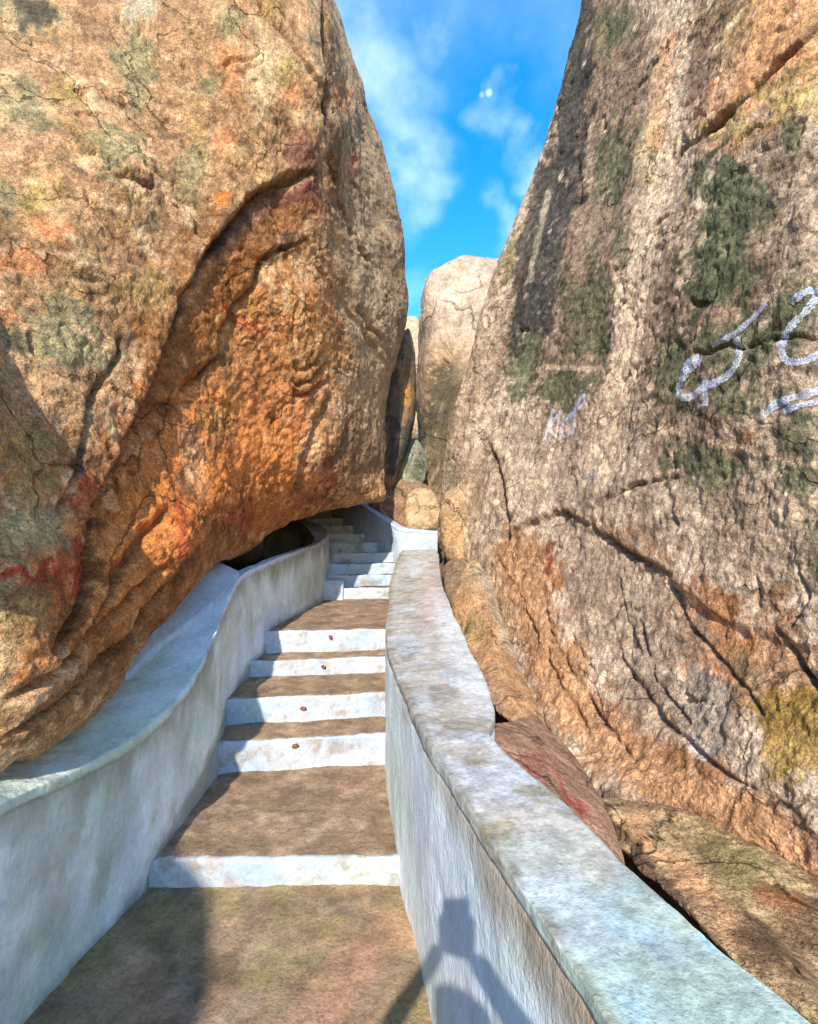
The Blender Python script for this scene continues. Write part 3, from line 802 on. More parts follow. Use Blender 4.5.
blob_rock('rock', [(598, 806, 2.05), (625, 800, 2.15), (665, 806, 2.05), (720, 824, 1.85), (780, 852, 1.66), (840, 885, 1.5), (980, 1010, 1.1), (960, 1100, 0.95), (860, 1050, 0.98), (765, 995, 1.1), (704, 942, 1.25), (650, 890, 1.5), (612, 840, 1.85)], 0.12, M_ROCK,
          lin(176, 148, 112), [('l', [(640, 820), (690, 880), (740, 940)], 16, lin(208, 160, 120), 0.7), ('l', [(612, 815), (650, 880), (700, 940)], 9, lin(116, 88, 68), 0.8), ('e', 740, 860, 44, 22, 30, lin(134, 122, 78), 0.7),
                               ('e', 790, 930, 40, 50, 30, lin(118, 90, 64), 0.8), ('e', 780, 900, 30, 14, 20, lin(158, 100, 66), 0.6), ('e', 660, 840, 12, 20, -30, LICH, 0.4)],
          'low wedge shaped rock under the right boulder, at the lower right by the wall', seed=16, nring=70, nseg=30, amp=(0.08, 0.05, 0.05, 0.016), back=0.8, cat='rock', sc=1.6)
# boulder behind the photographer that shades the near floor
bb = []
for (z, s) in ((-0.3, 0.95), (0.6, 1.0), (1.6, 1.0), (2.6, 1.0), (3.4, 1.0), (4.1, 1.0), (4.3, 1.0), (4.42, 1.0), (4.6, 1.0), (4.8, 1.0), (5.05, 0.9), (5.3, 0.6), (5.45, 0.1)):
    xr = -1.17 - max(0, (z - 4.34)) * 1.18
    cx, cy = xr - 1.8 * s, -4.3
    bb.append([np.array([cx + 1.8 * s * math.cos(a), cy + 1.35 * s * math.sin(a), z]) for a in np.linspace(0, 2 * math.pi, 12, endpoint=False)])
o, _, _ = loft_boulder('boulder', bb, [8] * 12, [6] * (len(bb) - 1), (90, 99), M_ROCK, (0.05, 0.05, 0.05, 0.01), [], [], l_layers[:4], TAN, 71)
tag(o, 'boulder behind the viewpoint on the left whose shadow falls on the near floor', 'boulder')


# ================================================================== WALLS
def plaster_wall(name, parts, secs, label, cat, colf_face, colf_cope, z0, sub=60, cope=0.05, seed=1, group=None, mface=None, mcope=None, rough=1.0, batter=None):
    """secs: (ix, iy, iz, ox, oy, oz) inner and outer top edge points in world space"""
    S = np.array(secs)
    org = np.array([S[len(S) // 2][0], S[len(S) // 2][1], z0])
    root = empty(name, org, label, cat, group)
    A = S[:, :3].copy()
    B = S[:, 3:].copy()
    both = np.stack([A, B], 1)
    both, _ = herm(both, 0, False, [sub] * (len(S) - 1))
    A, B = both[:, 0], both[:, 1]
    n = len(A)

    def build(corners, pname, m, colf, dn, proud):
        prof = []
        for a, b, k in corners:
            t = (np.arange(k) / k)[None, :, None]
            prof.append(a[:, None, :] * (1 - t) + b[:, None, :] * t)
        G = np.concatenate(prof, 1)
        # soften the corners
        for _ in range(1):
            G = 0.5 * G + 0.25 * (np.roll(G, 1, 1) + np.roll(G, -1, 1))
        N = grid_normals(G)
        c = G.mean(1, keepdims=True)
        if np.mean(np.sum(N * (G - c), 2)) < 0:
            N = -N
        W = G.reshape(-1, 3)
        D = proud + rough * (0.022 * fbm(W * 2.2, 3, 0.5, seed) + 0.008 * fbm(W * 9, 4, 0.55, seed + 2)) + rough * dn * fbm(W * 40, 3, 0.6, seed + 4)
        W2 = W + N.reshape(-1, 3) * D[:, None]
        nr, nc = G.shape[:2]
        F4 = ring_faces(nr, nc).tolist()
        F4.append(list(range(nc)))
        F4.append(list(range((nr - 1) * nc, nr * nc))[::-1])
        K = np.tile(np.arange(nc) / nc, nr)
        col = colf(W, K)
        o = make_obj(pname, W2, F4, m, parent=root, col=col)
        return o

    dz = np.array([0, 0, cope])
    eps = np.array([0, 0, 0.004])
    Ab, Bb = A.copy(), B.copy()
    Ab[:, 2] = z0
    Bb[:, 2] = z0
    if batter:
        Ab[:, 0] += np.interp(Ab[:, 1], batter[0], batter[1])
    build([(Ab, A - dz + 8 * eps, 26), (A - dz + 8 * eps, B - dz + 8 * eps, 8), (B - dz + 8 * eps, Bb, 16), (Bb, Ab, 4)], parts[0], mface or M_PLAST, colf_face, 0.0015, 0)
    build([(A - dz, A, 5), (A, B, 34), (B, B - dz, 5), (B - dz, A - dz, 6)], parts[1], mcope or M_PLAST, colf_cope, 0.003, 0.0)
    return root


def mixc(a, b, w):
    return a * (1 - w[:, None]) + b * w[:, None]


BLUEW = lin(236, 243, 242)
GREENW = lin(200, 212, 194)
CEMG = lin(176, 168, 156)


def left_face(W, K):
    n1 = fbm(W * 1.6, 4, 0.55, 101)
    n2 = fbm(W * np.array([6, 6, 2.5]), 5, 0.6, 102)
    px, py, z = proj(W)
    c = np.tile(BLUEW, (len(W), 1))
    c = mixc(c, lin(192, 206, 230), sstep(0.0, 0.5, n1) * 0.6)
    c = mixc(c, lin(192, 214, 196), sstep(0.0, 0.5, fbm(W * 2.2, 4, 0.6, 104)) * 0.75)
    top = np.interp(W[:, 1], [s[1] for s in LSECS], [s[2] for s in LSECS])
    dist = top - W[:, 2]
    stain = sstep(0.20, 0.03, dist + n2 * 0.10)
    c = mixc(c, lin(140, 134, 104), stain * 0.75)
    st2 = sstep(0.13, 0.30, fbm(W * np.array([3.0, 3.0, 4.0]), 5, 0.65, 107))
    c = mixc(c, lin(160, 158, 128), st2 * 0.35)
    st3 = sstep(0.3, 0.0, np.abs(W[:, 2] - 0.05 - 0.35 * (W[:, 1] - 1.0)) + n2 * 0.25) * 0.35
    c = mixc(c, lin(150, 146, 112), st3)
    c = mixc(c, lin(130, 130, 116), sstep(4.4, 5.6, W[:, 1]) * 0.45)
    base = sstep(0.06, 0.0, (W[:, 2] - np.interp(W[:, 1], [2.2, 2.3, 4.2, 4.3], [0, .11, .6, .71])) + n2 * 0.05)
    c = mixc(c, lin(86, 96, 70), base * 0.6)
    return c * (1 + 0.16 * n2)[:, None]


def left_cope(W, K):
    n1 = fbm(W * 2.5, 4, 0.6, 111)
    n2 = fbm(W * 12, 4, 0.6, 112)
    c = np.tile(GREENW, (len(W), 1))
    c = mixc(c, lin(216, 222, 226), sstep(0.0, 0.5, n1) * 0.8)
    c = mixc(c, lin(164, 178, 158), sstep(0.05, 0.45, fbm(W * 4, 4, 0.6, 113)) * 0.6)
    c = mixc(c, lin(206, 218, 236), sstep(2.6, 3.2, W[:, 1]) * 0.7)
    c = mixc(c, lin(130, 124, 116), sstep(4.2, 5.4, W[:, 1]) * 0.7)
    edge = sstep(0.07, 0.0, np.minimum(K, 1 - K) + n2 * 0.05)
    c = mixc(c, lin(150, 140, 112), edge * 0.6)
    return c * (1 + 0.14 * n2)[:, None]


def zt(v): return v + CAMZ


LSECS = [(-1.28, -2.8, zt(-.74), -1.58, -2.8, zt(-.72)), (-1.20, -1.0, zt(-.74), -1.50, -1.0, zt(-.72)), (-1.15, 0.5, zt(-.75), -1.44, .5, zt(-.72)),
         (-1.14, 1.39, zt(-.76), -1.42, 1.39, zt(-.72)), (-1.14, 1.75, zt(-.82), -1.42, 1.8, zt(-.77)), (-1.13, 2.12, zt(-.855), -1.42, 2.2, zt(-.79)),
         (-1.11, 2.42, zt(-.815), -1.43, 2.5, zt(-.74)), (-1.11, 2.70, zt(-.72), -1.47, 2.75, zt(-.66)), (-1.13, 2.98, zt(-.585), -1.52, 3.05, zt(-.52)),
         (-1.19, 3.35, zt(-.43), -1.36, 3.45, zt(-.40)), (-1.22, 3.65, zt(-.335), -1.34, 3.75, zt(-.34)), (-1.18, 4.2, zt(-.27), -1.29, 4.25, zt(-.28)), (-1.10, 5.0, zt(-.20), -1.21, 5.1, zt(-.21)),
         (-1.02, 5.9, zt(-.13), -1.14, 6.0, zt(-.14)), (-1.12, 6.9, zt(0.0), -1.4, 6.8, zt(0.05)), (-1.55, 7.9, zt(.12), -1.75, 7.6, zt(.15)), (-2.2, 8.6, zt(.30), -2.4, 8.3, zt(.34))]
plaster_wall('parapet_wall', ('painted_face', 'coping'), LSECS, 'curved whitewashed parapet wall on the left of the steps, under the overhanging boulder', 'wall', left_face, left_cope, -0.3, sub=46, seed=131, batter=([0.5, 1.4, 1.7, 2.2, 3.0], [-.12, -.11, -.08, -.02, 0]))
# raised white fillet between the left wall and the boulder
RSECS = [(0.50, -3.5, zt(-.70), .85, -3.5, zt(-.70)), (.44, -1.5, zt(-.70), .80, -1.5, zt(-.70)), (.385, 0.0, zt(-.70), .72, 0.0, zt(-.70)), (.285, .72, zt(-.70), .59, .72, zt(-.70)), (.205, 1.05, zt(-.70), .465, 1.05, zt(-.70)),
         (.125, 1.40, zt(-.70), .37, 1.38, zt(-.70)), (.06, 1.70, zt(-.70), .275, 1.70, zt(-.69)), (.01, 2.0, zt(-.695), .33, 1.95, zt(-.70)), (-.05, 2.35, zt(-.69), .35, 2.35, zt(-.68)),
         (-.115, 2.8, zt(-.68), .34, 2.8, zt(-.66)), (-.15, 3.3, zt(-.66), .33, 3.2, zt(-.62)), (-.175, 4.2, zt(-.60), .32, 4.2, zt(-.56)), (-.20, 5.0, zt(-.57), .33, 5.0, zt(-.53)),
         (-.19, 5.8, zt(-.48), .36, 5.8, zt(-.45)), (-.15, 6.4, zt(-.36), .38, 6.4, zt(-.34)), (-.10, 6.95, zt(-.28), .40, 6.95, zt(-.27))]


def right_face(W, K):
    n2 = fbm(W * np.array([6, 6, 2.5]), 5, 0.6, 122)
    c = np.tile(lin(226, 238, 242), (len(W), 1))
    c = mixc(c, lin(206, 210, 226), sstep(0, 0.5, fbm(W * 2, 4, 0.6, 123)) * 0.5)
    c = mixc(c, lin(194, 218, 204), sstep(0, 0.5, fbm(W * 2.4, 4, 0.6, 124)) * 0.6)
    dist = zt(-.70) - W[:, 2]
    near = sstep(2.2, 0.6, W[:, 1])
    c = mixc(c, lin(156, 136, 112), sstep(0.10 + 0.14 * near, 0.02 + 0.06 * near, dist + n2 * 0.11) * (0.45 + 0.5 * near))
    return c * (1 + 0.14 * n2)[:, None]


def right_cope(W, K):
    n1 = fbm(W * 3, 5, 0.62, 141)
    n2 = fbm(W * 14, 4, 0.6, 142)
    c = np.tile(CEMG, (len(W), 1))
    c = mixc(c, lin(140, 132, 120), sstep(0.0, 0.4, fbm(W * 7, 4, 0.65, 143)) * 0.7)
    near = sstep(1.35, 0.75, W[:, 1] + 0.3 * n1)
    c = mixc(c, lin(166, 190, 178), near * 0.8)
    c = mixc(c, lin(166, 198, 208), near * sstep(0.0, 0.35, fbm(W * 5, 4, 0.6, 144)) * 0.7)
    c = mixc(c, lin(184, 192, 200), sstep(0.05, 0.4, fbm(W * 4.3, 5, 0.65, 145)) * 0.5)
    c = mixc(c, lin(164, 178, 158), sstep(0.1, 0.4, fbm(W * 5.3, 5, 0.65, 146)) * 0.5)
    c = mixc(c, lin(138, 124, 84), sstep(0.22, 0.4, fbm(W * 6, 4, 0.6, 147)) * 0.55 * sstep(2.6, 1.2, W[:, 1]))
    px, py, z = proj(W)
    pk = np.exp(-((px - 432) / 12.0) ** 2 - ((py - 605) / 22.0) ** 2) + 0.7 * np.exp(-((px - 442) / 6.0) ** 2 - ((py - 686) / 6.0) ** 2)
    c = mixc(c, lin(204, 172, 156), np.clip(pk, 0, 1) * 0.5)
    edge = sstep(0.05, 0.0, np.minimum(K, np.abs(K - 0.12)) + n2 * 0.05)
    c = mixc(c, lin(132, 118, 92), edge * 0.5)
    outer = sstep(0.50, 0.66, K) * sstep(1.8, 2.2, W[:, 1]) * sstep(4.6, 3.6, W[:, 1])
    c = mixc(c, lin(206, 206, 200), outer * 0.7)
    return 0.92 * c * (1 + 0.3 * n2 + 0.25 * fbm(W * 40, 3, 0.6, 149))[:, None]


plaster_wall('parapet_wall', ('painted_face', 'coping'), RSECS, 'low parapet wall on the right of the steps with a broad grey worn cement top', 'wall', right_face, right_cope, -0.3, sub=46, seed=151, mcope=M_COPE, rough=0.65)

# bend of parapet round the upper flight
USECS = [(.40, 7.02, zt(-.02), .42, 7.36, zt(-.02)), (.12, 7.0, zt(0.0), .14, 7.36, zt(0.0)), (-.12, 6.98, zt(.02), -.04, 7.38, zt(.03)), (-.30, 7.18, zt(.12), -.20, 7.5, zt(.12)), (-.50, 7.42, zt(.24), -.36, 7.72, zt(.24)),
         (-.75, 7.75, zt(.40), -.58, 8.05, zt(.4)), (-1.0, 8.1, zt(.52), -.84, 8.4, zt(.52)), (-1.4, 8.6, zt(.68), -1.2, 8.9, zt(.68))]


def up_face(W, K):
    n2 = fbm(W * 6, 4, 0.6, 162)
    c = np.tile(lin(184, 194, 208), (len(W), 1))
    c = mixc(c, lin(176, 206, 236), sstep(0, 0.4, fbm(W * 2.5, 4, 0.6, 163)) * 0.6)
    return c * (1 + 0.12 * n2)[:, None]


plaster_wall('parapet_wall', ('painted_face', 'coping'), USECS, 'short white and blue parapet bending round the upper flight beneath the beige stone', 'wall', up_face, up_face, 0.6, sub=30, seed=171)

# white mortar skirt joining left coping to the boulder
FS = [(-1.40, 2.50, zt(-.72), -1.62, 2.6, zt(-.58)), (-1.37, 2.80, zt(-.62), -1.62, 2.9, zt(-.46)), (-1.30, 3.0, zt(-.54), -1.60, 3.1, zt(-.40)),
      (-1.23, 3.20, zt(-.45), -1.56, 3.3, zt(-.32)), (-1.23, 3.45, zt(-.37), -1.5, 3.5, zt(-.25)), (-1.24, 3.68, zt(-.30), -1.46, 3.75, zt(-.22))]
S = plaster_wall('mortar_fillet', ('mortar_body', 'mortar_top'), FS, 'sloping blue white mortar fillet between the left wall top and the boulder', 'mortar', up_face, up_face, -0.1, sub=30, seed=181)


# ================================================================== FLOOR AND STEPS
def slab(name, fl, fr, bl, br, z0, z1, m, colf, parent=None, res=0.02, rough=0.006, seed=1, edge=0.02):
    """block with front edge fl-fr and back edge bl-br (xy), top z1, bottom z0"""
    w = max(np.hypot(fr[0] - fl[0], fr[1] - fl[1]), 0.05)
    d = max(np.hypot(bl[0] - fl[0], bl[1] - fl[1]), 0.01)
    nx = max(4, int(w / res))
    nyy = max(2, int(d / res))
    nz = max(2, int((z1 - z0) / res))
    # section from front bottom, up, across the top, down the back
    sec = [(0, z0 + (z1 - z0) * i / nz) for i in range(nz)] + [(i / nyy, z1) for i in range(nyy)] + [(1, z1 - (z1 - z0) * i / nz) for i in range(nz + 1)]
    sec = np.array(sec)
    u = np.linspace(0, 1, nx + 1)
    V = np.zeros((len(sec), nx + 1, 3))
    for k, (t, z) in enumerate(sec):
        a = np.array(fl) * (1 - t) + np.array(bl) * t
        b_ = np.array(fr) * (1 - t) + np.array(br) * t
        V[k, :, 0] = a[0] * (1 - u) + b_[0] * u
        V[k, :, 1] = a[1] * (1 - u) + b_[1] * u
        V[k, :, 2] = z
    for _ in range(2):
        V[1:-1] = 0.5 * V[1:-1] + 0.25 * (V[2:] + V[:-2])
    N = grid_normals(V, periodic=False)
    c = V.mean((0, 1))
    if np.mean(np.sum(N * (V - c), 2)) < 0:
        N = -N
    W = V.reshape(-1, 3)
    D = rough * (1.6 * fbm(W * 4, 3, 0.5, seed) + 1.0 * fbm(W * 20, 4, 0.6, seed + 1))
    W2 = W + N.reshape(-1, 3) * D[:, None]
    nr, nc = V.shape[:2]
    r, cc = np.meshgrid(np.arange(nr - 1), np.arange(nc - 1), indexing='ij')
    F4 = np.stack([r * nc + cc, r * nc + cc + 1, (r + 1) * nc + cc + 1, (r + 1) * nc + cc], -1).reshape(-1, 4).tolist()
    F4.append([k * nc for k in range(nr)])
    F4.append([k * nc + nc - 1 for k in range(nr)][::-1])
    F4.append([i for i in range(nc)][::-1] + [(nr - 1) * nc + i for i in range(nc)])
    return make_obj(name, W2, F4, m, parent=parent, col=colf(W))


def tread_col(moss=0.0, shade=1.0):
    def f(W):
        c = np.tile(lin(150, 124, 98, 0.95), (len(W), 1))
        c = mixc(c, lin(112, 92, 74), sstep(0, 0.4, fbm(W * 5, 5, 0.6, 201)) * 0.7)
        c = mixc(c, lin(176, 152, 128), sstep(0.1, 0.4, fbm(W * 9, 5, 0.6, 202)) * 0.6)
        c = mixc(c, lin(146, 130, 88), sstep(-0.25, 0.3, fbm(W * 6, 5, 0.68, 203)) * moss)
        c = mixc(c, lin(184, 140, 112), sstep(0.12, 0.35, fbm(W * 3.1, 4, 0.6, 204)) * 0.5 * (0.3 + moss))
        px, py, z = proj(W)
        e = np.exp(-((W[:, 0] - (-0.09 if True else 0)) / 0.07) ** 2) * (W[:, 1] > 1.2)
        return c * (1 + 0.22 * fbm(W * 28, 4, 0.7, 205) + 0.35 * fbm(W * 7, 5, 0.7, 206))[:, None]
    return f


def riser_col(W):
    c = np.tile(lin(186, 190, 196), (len(W), 1))
    c = mixc(c, lin(162, 184, 208), sstep(0, 0.4, fbm(W * 3, 4, 0.6, 211)) * 0.6)
    c = mixc(c, lin(190, 206, 192), sstep(0, 0.4, fbm(W * 4, 4, 0.6, 213)) * 0.6)
    c = mixc(c, lin(158, 140, 118), sstep(0.12, 0.4, fbm(W * 9, 5, 0.65, 212)) * 0.6)
    return c


def riser_grey(W):
    c = np.tile(lin(184, 188, 190), (len(W), 1))
    c = mixc(c, lin(170, 196, 224), sstep(-0.1, 0.4, fbm(W * 3, 4, 0.6, 221)) * 0.8 * sstep(7.4, 6.4, W[:, 1]))
    c = mixc(c, lin(120, 116, 92), sstep(0.0, 0.4, fbm(W * 7, 5, 0.65, 222)) * 0.6)
    return c


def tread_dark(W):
    return tread_col(0.1)(W) * 0.55  # tread colour darkened: shade over the upper flight put into the colour


near_floor = slab('path', (-1.5, -4.0), (1.0, -4.0), (-1.5, 2.32), (1.0, 2.32), -0.3, 0.0, M_CEM, tread_col(0.75), res=0.022, seed=231)
tag(near_floor, 'worn brown and mossy cement landing in the foreground', kind='structure')

st = empty('staircase', (-0.6, 2.25, 0), 'lower flight of five steps with white painted fronts between the two parapets', 'staircase')
YL = [2.245, 3.00, 3.31, 3.84, 4.12]
YR = [2.262, 3.19, 3.49, 4.03, 4.30]
ZT = [0.103, 0.278, 0.432, 0.542, 0.711]
XL, XR = -1.34, 0.06
zb = 0.0
for i in range(5):
    nl = (YL[i + 1] if i < 4 else 6.30) + 0.12
    nrr = (YR[i + 1] if i < 4 else 6.30) + 0.12
    s_ = slab('step', (XL, YL[i] + 0.015), (XR, YR[i] + 0.015), (XL, nl), (XR, nrr), zb - 0.12, ZT[i], M_CEM, tread_col(0.12), parent=st, res=0.014, seed=240 + i)
    lip = 0.02
    rx0, rx1 = XL + 0.02, XR - 0.02
    r_ = slab('riser', (rx0 - s_.location.x * 0, YL[i] - 0.012), (rx1, YR[i] - 0.012), (rx0, YL[i] + lip), (rx1, YR[i] + lip), zb - 0.1, ZT[i] + 0.007, M_PLAST, riser_col, res=0.009, rough=0.007, seed=260 + i)
    wl = r_.location.copy()
    r_.parent = s_
    r_.location = wl - st.location - s_.location
    # vermilion dot
    if i > 0:
        u = {1: (297, 743), 2: (305, 706), 3: (325, 665), 4: (332, 636)}[i]
        y = 0.5 * (YL[i] + YR[i]) + (u[0] - 310) * 0.001 - 0.022
        dpt = y
        c0 = P(u[0], u[1], dpt + 0.01)
        c0[1] = np.interp(c0[0], [XL, XR], [YL[i], YR[i]]) - 0.021
        pts, fcs = [], []
        for q, (rr, off) in enumerate(((0.0, -0.004), (0.012, -0.004), (0.022, 0.006))):
            for a in range(14):
                an = a / 14 * 6.283
                k = rr * (0.8 + 0.16 * math.sin(2 * an + i) + 0.12 * math.sin(5 * an + 2 * i))
                pts.append([c0[0] + k * 1.1 * math.cos(an), c0[1] + off, c0[2] + k * math.sin(an)])
        for q in range(2):
            for a in range(14):
                fcs.append([q * 14 + a, q * 14 + (a + 1) % 14, (q + 1) * 14 + (a + 1) % 14, (q + 1) * 14 + a])
        fcs.append(list(range(28, 42)))
        dcol = np.tile(lin(146, 82, 62) if i != 3 else lin(120, 84, 66), (len(pts), 1))
        d_ = make_obj('vermilion_dot', pts, fcs, M_PLAST, col=dcol)
        wl = d_.location.copy()
        d_.parent = s_
        d_.location = wl - st.location - s_.location
    zb = ZT[i]

us = empty('staircase', (-0.7, 6.2, 0.7), 'upper flight of narrow grey steps climbing left into the shade beneath the boulder', 'staircase')
zb = 0.70
N_UP = 10
for i in range(N_UP):
    y = 6.16 + 0.29 * i
    zt_ = 0.70 + 0.13 * (i + 1)
    sl = -0.05 - 0.02 * i
    xl = -1.2 - 0.0 * i - max(0, i - 3) * 0.12
    xr = [0.02, -0.02, -0.06, -0.20, -0.42, -0.62, -0.85, -1.05, -1.2, -1.3][i]
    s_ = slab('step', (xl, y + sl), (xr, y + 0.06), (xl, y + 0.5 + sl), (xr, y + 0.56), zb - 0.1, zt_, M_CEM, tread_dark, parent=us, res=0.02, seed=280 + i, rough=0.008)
    r_ = slab('riser', (xl + .02, y + sl - 0.02), (xr - .02, y + 0.04), (xl + .02, y + sl + 0.03), (xr - .02, y + 0.09), zb - 0.05, zt_ + 0.012, M_PLAST, riser_grey, res=0.014, rough=0.009, seed=300 + i)
    wl = r_.location.copy()
    r_.parent = s_
    r_.location = wl - us.location - s_.location
    zb = zt_
b_ = slab('step', (-1.10, 6.02), (-0.80, 6.06), (-1.10, 6.3), (-0.80, 6.3), 0.66, 0.84 + 0.10, M_PLAST, riser_col, parent=us, res=0.012, rough=0.008, seed=320)
b_['label'] = 'small whitewashed block at the left foot of the flight'

# ground sheet
xs = np.concatenate([-np.geomspace(400, 12, 12), np.linspace(-10, 10, 41), np.geomspace(12, 400, 12)])
ys = np.concatenate([-np.geomspace(400, 12, 12), np.linspace(-10, 24, 69), np.geomspace(27, 400, 12)])
X, Y = np.meshgrid(xs, ys)
Z = np.interp(Y, [-400, 3, 4.3, 6, 9, 12, 20, 400], [-0.6, -0.32, 0.0, 0.45, 1.2, 1.6, 1.9, 2.0])
Wg = np.stack([X, Y, Z], -1).reshape(-1, 3)
Wg[:, 2] += 0.06 * fbm(Wg * 0.8, 3, 0.5, 401)
nr, nc = X.shape
r, cc = np.meshgrid(np.arange(nr - 1), np.arange(nc - 1), indexing='ij')
F4 = np.stack([r * nc + cc, r * nc + cc + 1, (r + 1) * nc + cc + 1, (r + 1) * nc + cc], -1).reshape(-1, 4)
g = make_obj('ground', Wg, F4, M_GROUND, origin=(0, 0, 0))
tag(g, kind='structure')

# crumpled scrap in the gap beside the right wall
def scrap(name, c, s, colr, label, cat, seed):
    bm = bmesh.new()
    bmesh.ops.create_grid(bm, x_segments=12, y_segments=12, size=s)
    V = np.array([v.co[:] for v in bm.verts])
    Fc = [[v.index for v in f.verts] for f in bm.faces]
    bm.free()
    n1 = fbm(V * (3 / s) * 0.3 + seed, 3, 0.6, seed)
    V2 = V.copy()
    V2[:, 2] = n1 * s * 0.9
    V2[:, 0] += fbm(V * 20 + 7, 2, 0.5, seed + 1) * s * 0.5
    V2[:, 1] += fbm(V * 20 + 17, 2, 0.5, seed + 2) * s * 0.5
    R = Matrix.Rotation(math.radians(50), 3, 'X')
    V2 = np.array([R @ Vector(v) for v in V2]) + c
    colv = mixc(np.tile(lin(*colr[0]), (len(V), 1)), lin(*colr[1]), sstep(-0.1, 0.1, fbm(V * 30, 2, 0.5, seed + 4)))
    o = make_obj(name, V2, Fc, M_PLAST, col=colv)
    md = o.modifiers.new('thickness', 'SOLIDIFY')
    md.thickness = 0.003
    tag(o, label, cat)


scrap('cloth_scrap', P(443, 613, 4.55), 0.055, ((196, 30, 36), (232, 222, 216)), 'crumpled red and white scrap wedged beside the right parapet', 'cloth', 501)



# ================================================================== PERSON (behind the viewpoint; only the shadow is seen)
def skin_mesh(name, verts, edges, radii, m, parent=None, root=0, sub=2, label=None):
    me = bpy.data.meshes.new(name)
    me.from_pydata([tuple(v) for v in verts], edges, [])
    o = bpy.data.objects.new(name, me)
    COL.objects.link(o)
    sk = o.modifiers.new('skin', 'SKIN')
    sk.use_smooth_shade = True
    if not me.skin_vertices:
        me.skin_vertices.new()
    for i, r in enumerate(radii):
        rr = r if isinstance(r, tuple) else (r, r)
        me.skin_vertices[0].data[i].radius = rr
        me.skin_vertices[0].data[i].use_root = (i == root)
    ss = o.modifiers.new('sub', 'SUBSURF')
    ss.levels = sub
    ss.render_levels = sub
    dg = bpy.context.evaluated_depsgraph_get()
    ev = o.evaluated_get(dg)
    me2 = bpy.data.meshes.new_from_object(ev)
    o.modifiers.clear()
    o.data = me2
    me2.materials.clear()
    me2.materials.append(m)
    me2.polygons.foreach_set('use_smooth', [True] * len(me2.polygons))
    if parent:
        o.parent = parent
    return o


def plain(name, c, rough=0.7):
    return mat(name, bump=(30, 0.2, 0.004), fine=(200, 0.2, 0.001), mott=(6, 0.92, 1.06), grain=(120, 0.93, 1.07), rough=rough, color=c)


M_SKIN = plain('skin', lin(150, 104, 78), 0.55)
M_SHIRT = plain('shirt_cloth', lin(70, 84, 104))
M_TROUS = plain('trouser_cloth', lin(60, 56, 54))
M_HAIR = plain('hair_dark', lin(30, 24, 20))
M_SHOE = plain('shoe_leather', lin(60, 44, 34))
M_PHONE = plain('phone_shell', (0.02, 0.02, 0.022), 0.3)
M_GLASS = plain('phone_lens', (0.01, 0.012, 0.02), 0.05)

person = empty('person', (-0.03, -0.50, 0.0), 'person standing behind the viewpoint in shirt and trousers, arms raised holding a phone', 'person')
# local coordinates: origin at the feet, +Y towards the view
v = [(0, 0, .93), (0, 0, 1.10), (0, .0, 1.28), (0, .01, 1.40), (0, .03, 1.47), (0, .045, 1.53), (0, .05, 1.60), (0, .045, 1.655),
     (-.10, 0, .88), (-.115, .02, .49), (-.12, -.01, .09), (-.12, .12, .035), (.10, 0, .88), (.115, .02, .49), (.12, -.01, .09), (.12, .12, .035),
     (-.17, 0, 1.38), (-.30, .22, 1.24), (-.05, .44, 1.42), (-.015, .47, 1.46), (.17, 0, 1.38), (.36, .22, 1.24), (.11, .44, 1.42), (.075, .47, 1.46)]
e = [(0, 1), (1, 2), (2, 3), (3, 4), (4, 5), (5, 6), (6, 7), (0, 8), (8, 9), (9, 10), (10, 11), (0, 12), (12, 13), (13, 14), (14, 15), (3, 16), (16, 17), (17, 18), (18, 19), (3, 20), (20, 21), (21, 22), (22, 23)]
rd = [.13, .12, .13, .09, .055, .075, .085, .06, .085, .055, .04, .035, .085, .055, .04, .035, .055, .038, .025, .025, .055, .038, .025, .025]
skin_mesh('body', v, e, rd, M_SKIN, person)
skin_mesh('shirt', [(0, 0, .88)] + [v[i] for i in (1, 2, 3)] + [v[16], (-.25, .13, 1.29), v[20], (.28, .13, 1.29)], [(0, 1), (1, 2), (2, 3), (3, 4), (4, 5), (3, 6), (6, 7)],
          [.17, .15, .155, .10, .07, .062, .07, .062], M_SHIRT, person)
skin_mesh('trousers', [(0, 0, .98), v[8], v[9], (-.12, -.01, .07), v[12], v[13], (.12, -.01, .07)], [(0, 1), (1, 2), (2, 3), (0, 4), (4, 5), (5, 6)],
          [.16, .10, .075, .06, .10, .075, .06], M_TROUS, person)
skin_mesh('hair', [(0, .005, 1.585), (0, .02, 1.65), (0, .05, 1.67)], [(0, 1), (1, 2)], [.075, .085, .07], M_HAIR, person)
for sx in (-1, 1):
    skin_mesh('shoe', [(.12 * sx, -.04, .045), (.12 * sx, .07, .04), (.12 * sx, .17, .03)], [(0, 1), (1, 2)], [.045, .045, .032], M_SHOE, person)
    hx, hy, hz = (-.015 if sx < 0 else .075), .475, 1.45
    for k in range(4):
        zz = hz + .005 + k * .022
        skin_mesh('finger', [(hx, hy - .0, zz), (hx - sx * .005, hy + .02, zz + .006), (hx - sx * .022, hy + .032 - 0.002 * k, zz + .008), (hx - sx * .034, hy + .030, zz + .006)], [(0, 1), (1, 2), (2, 3)],
                  [.011, .0095, .0085, .0075], M_SKIN, person, sub=1)
    skin_mesh('thumb', [(hx, hy - .01, hz), (hx - sx * .012, hy - .012, hz + .025), (hx - sx * .022, hy - .006, hz + .05)], [(0, 1), (1, 2)], [.014, .011, .009], M_SKIN, person, sub=1)
# phone: thing held at the viewpoint, lens just behind the camera point
ph = empty('phone', (0.0, -0.022, 1.475), 'dark phone held up in both hands at the viewpoint', 'phone')


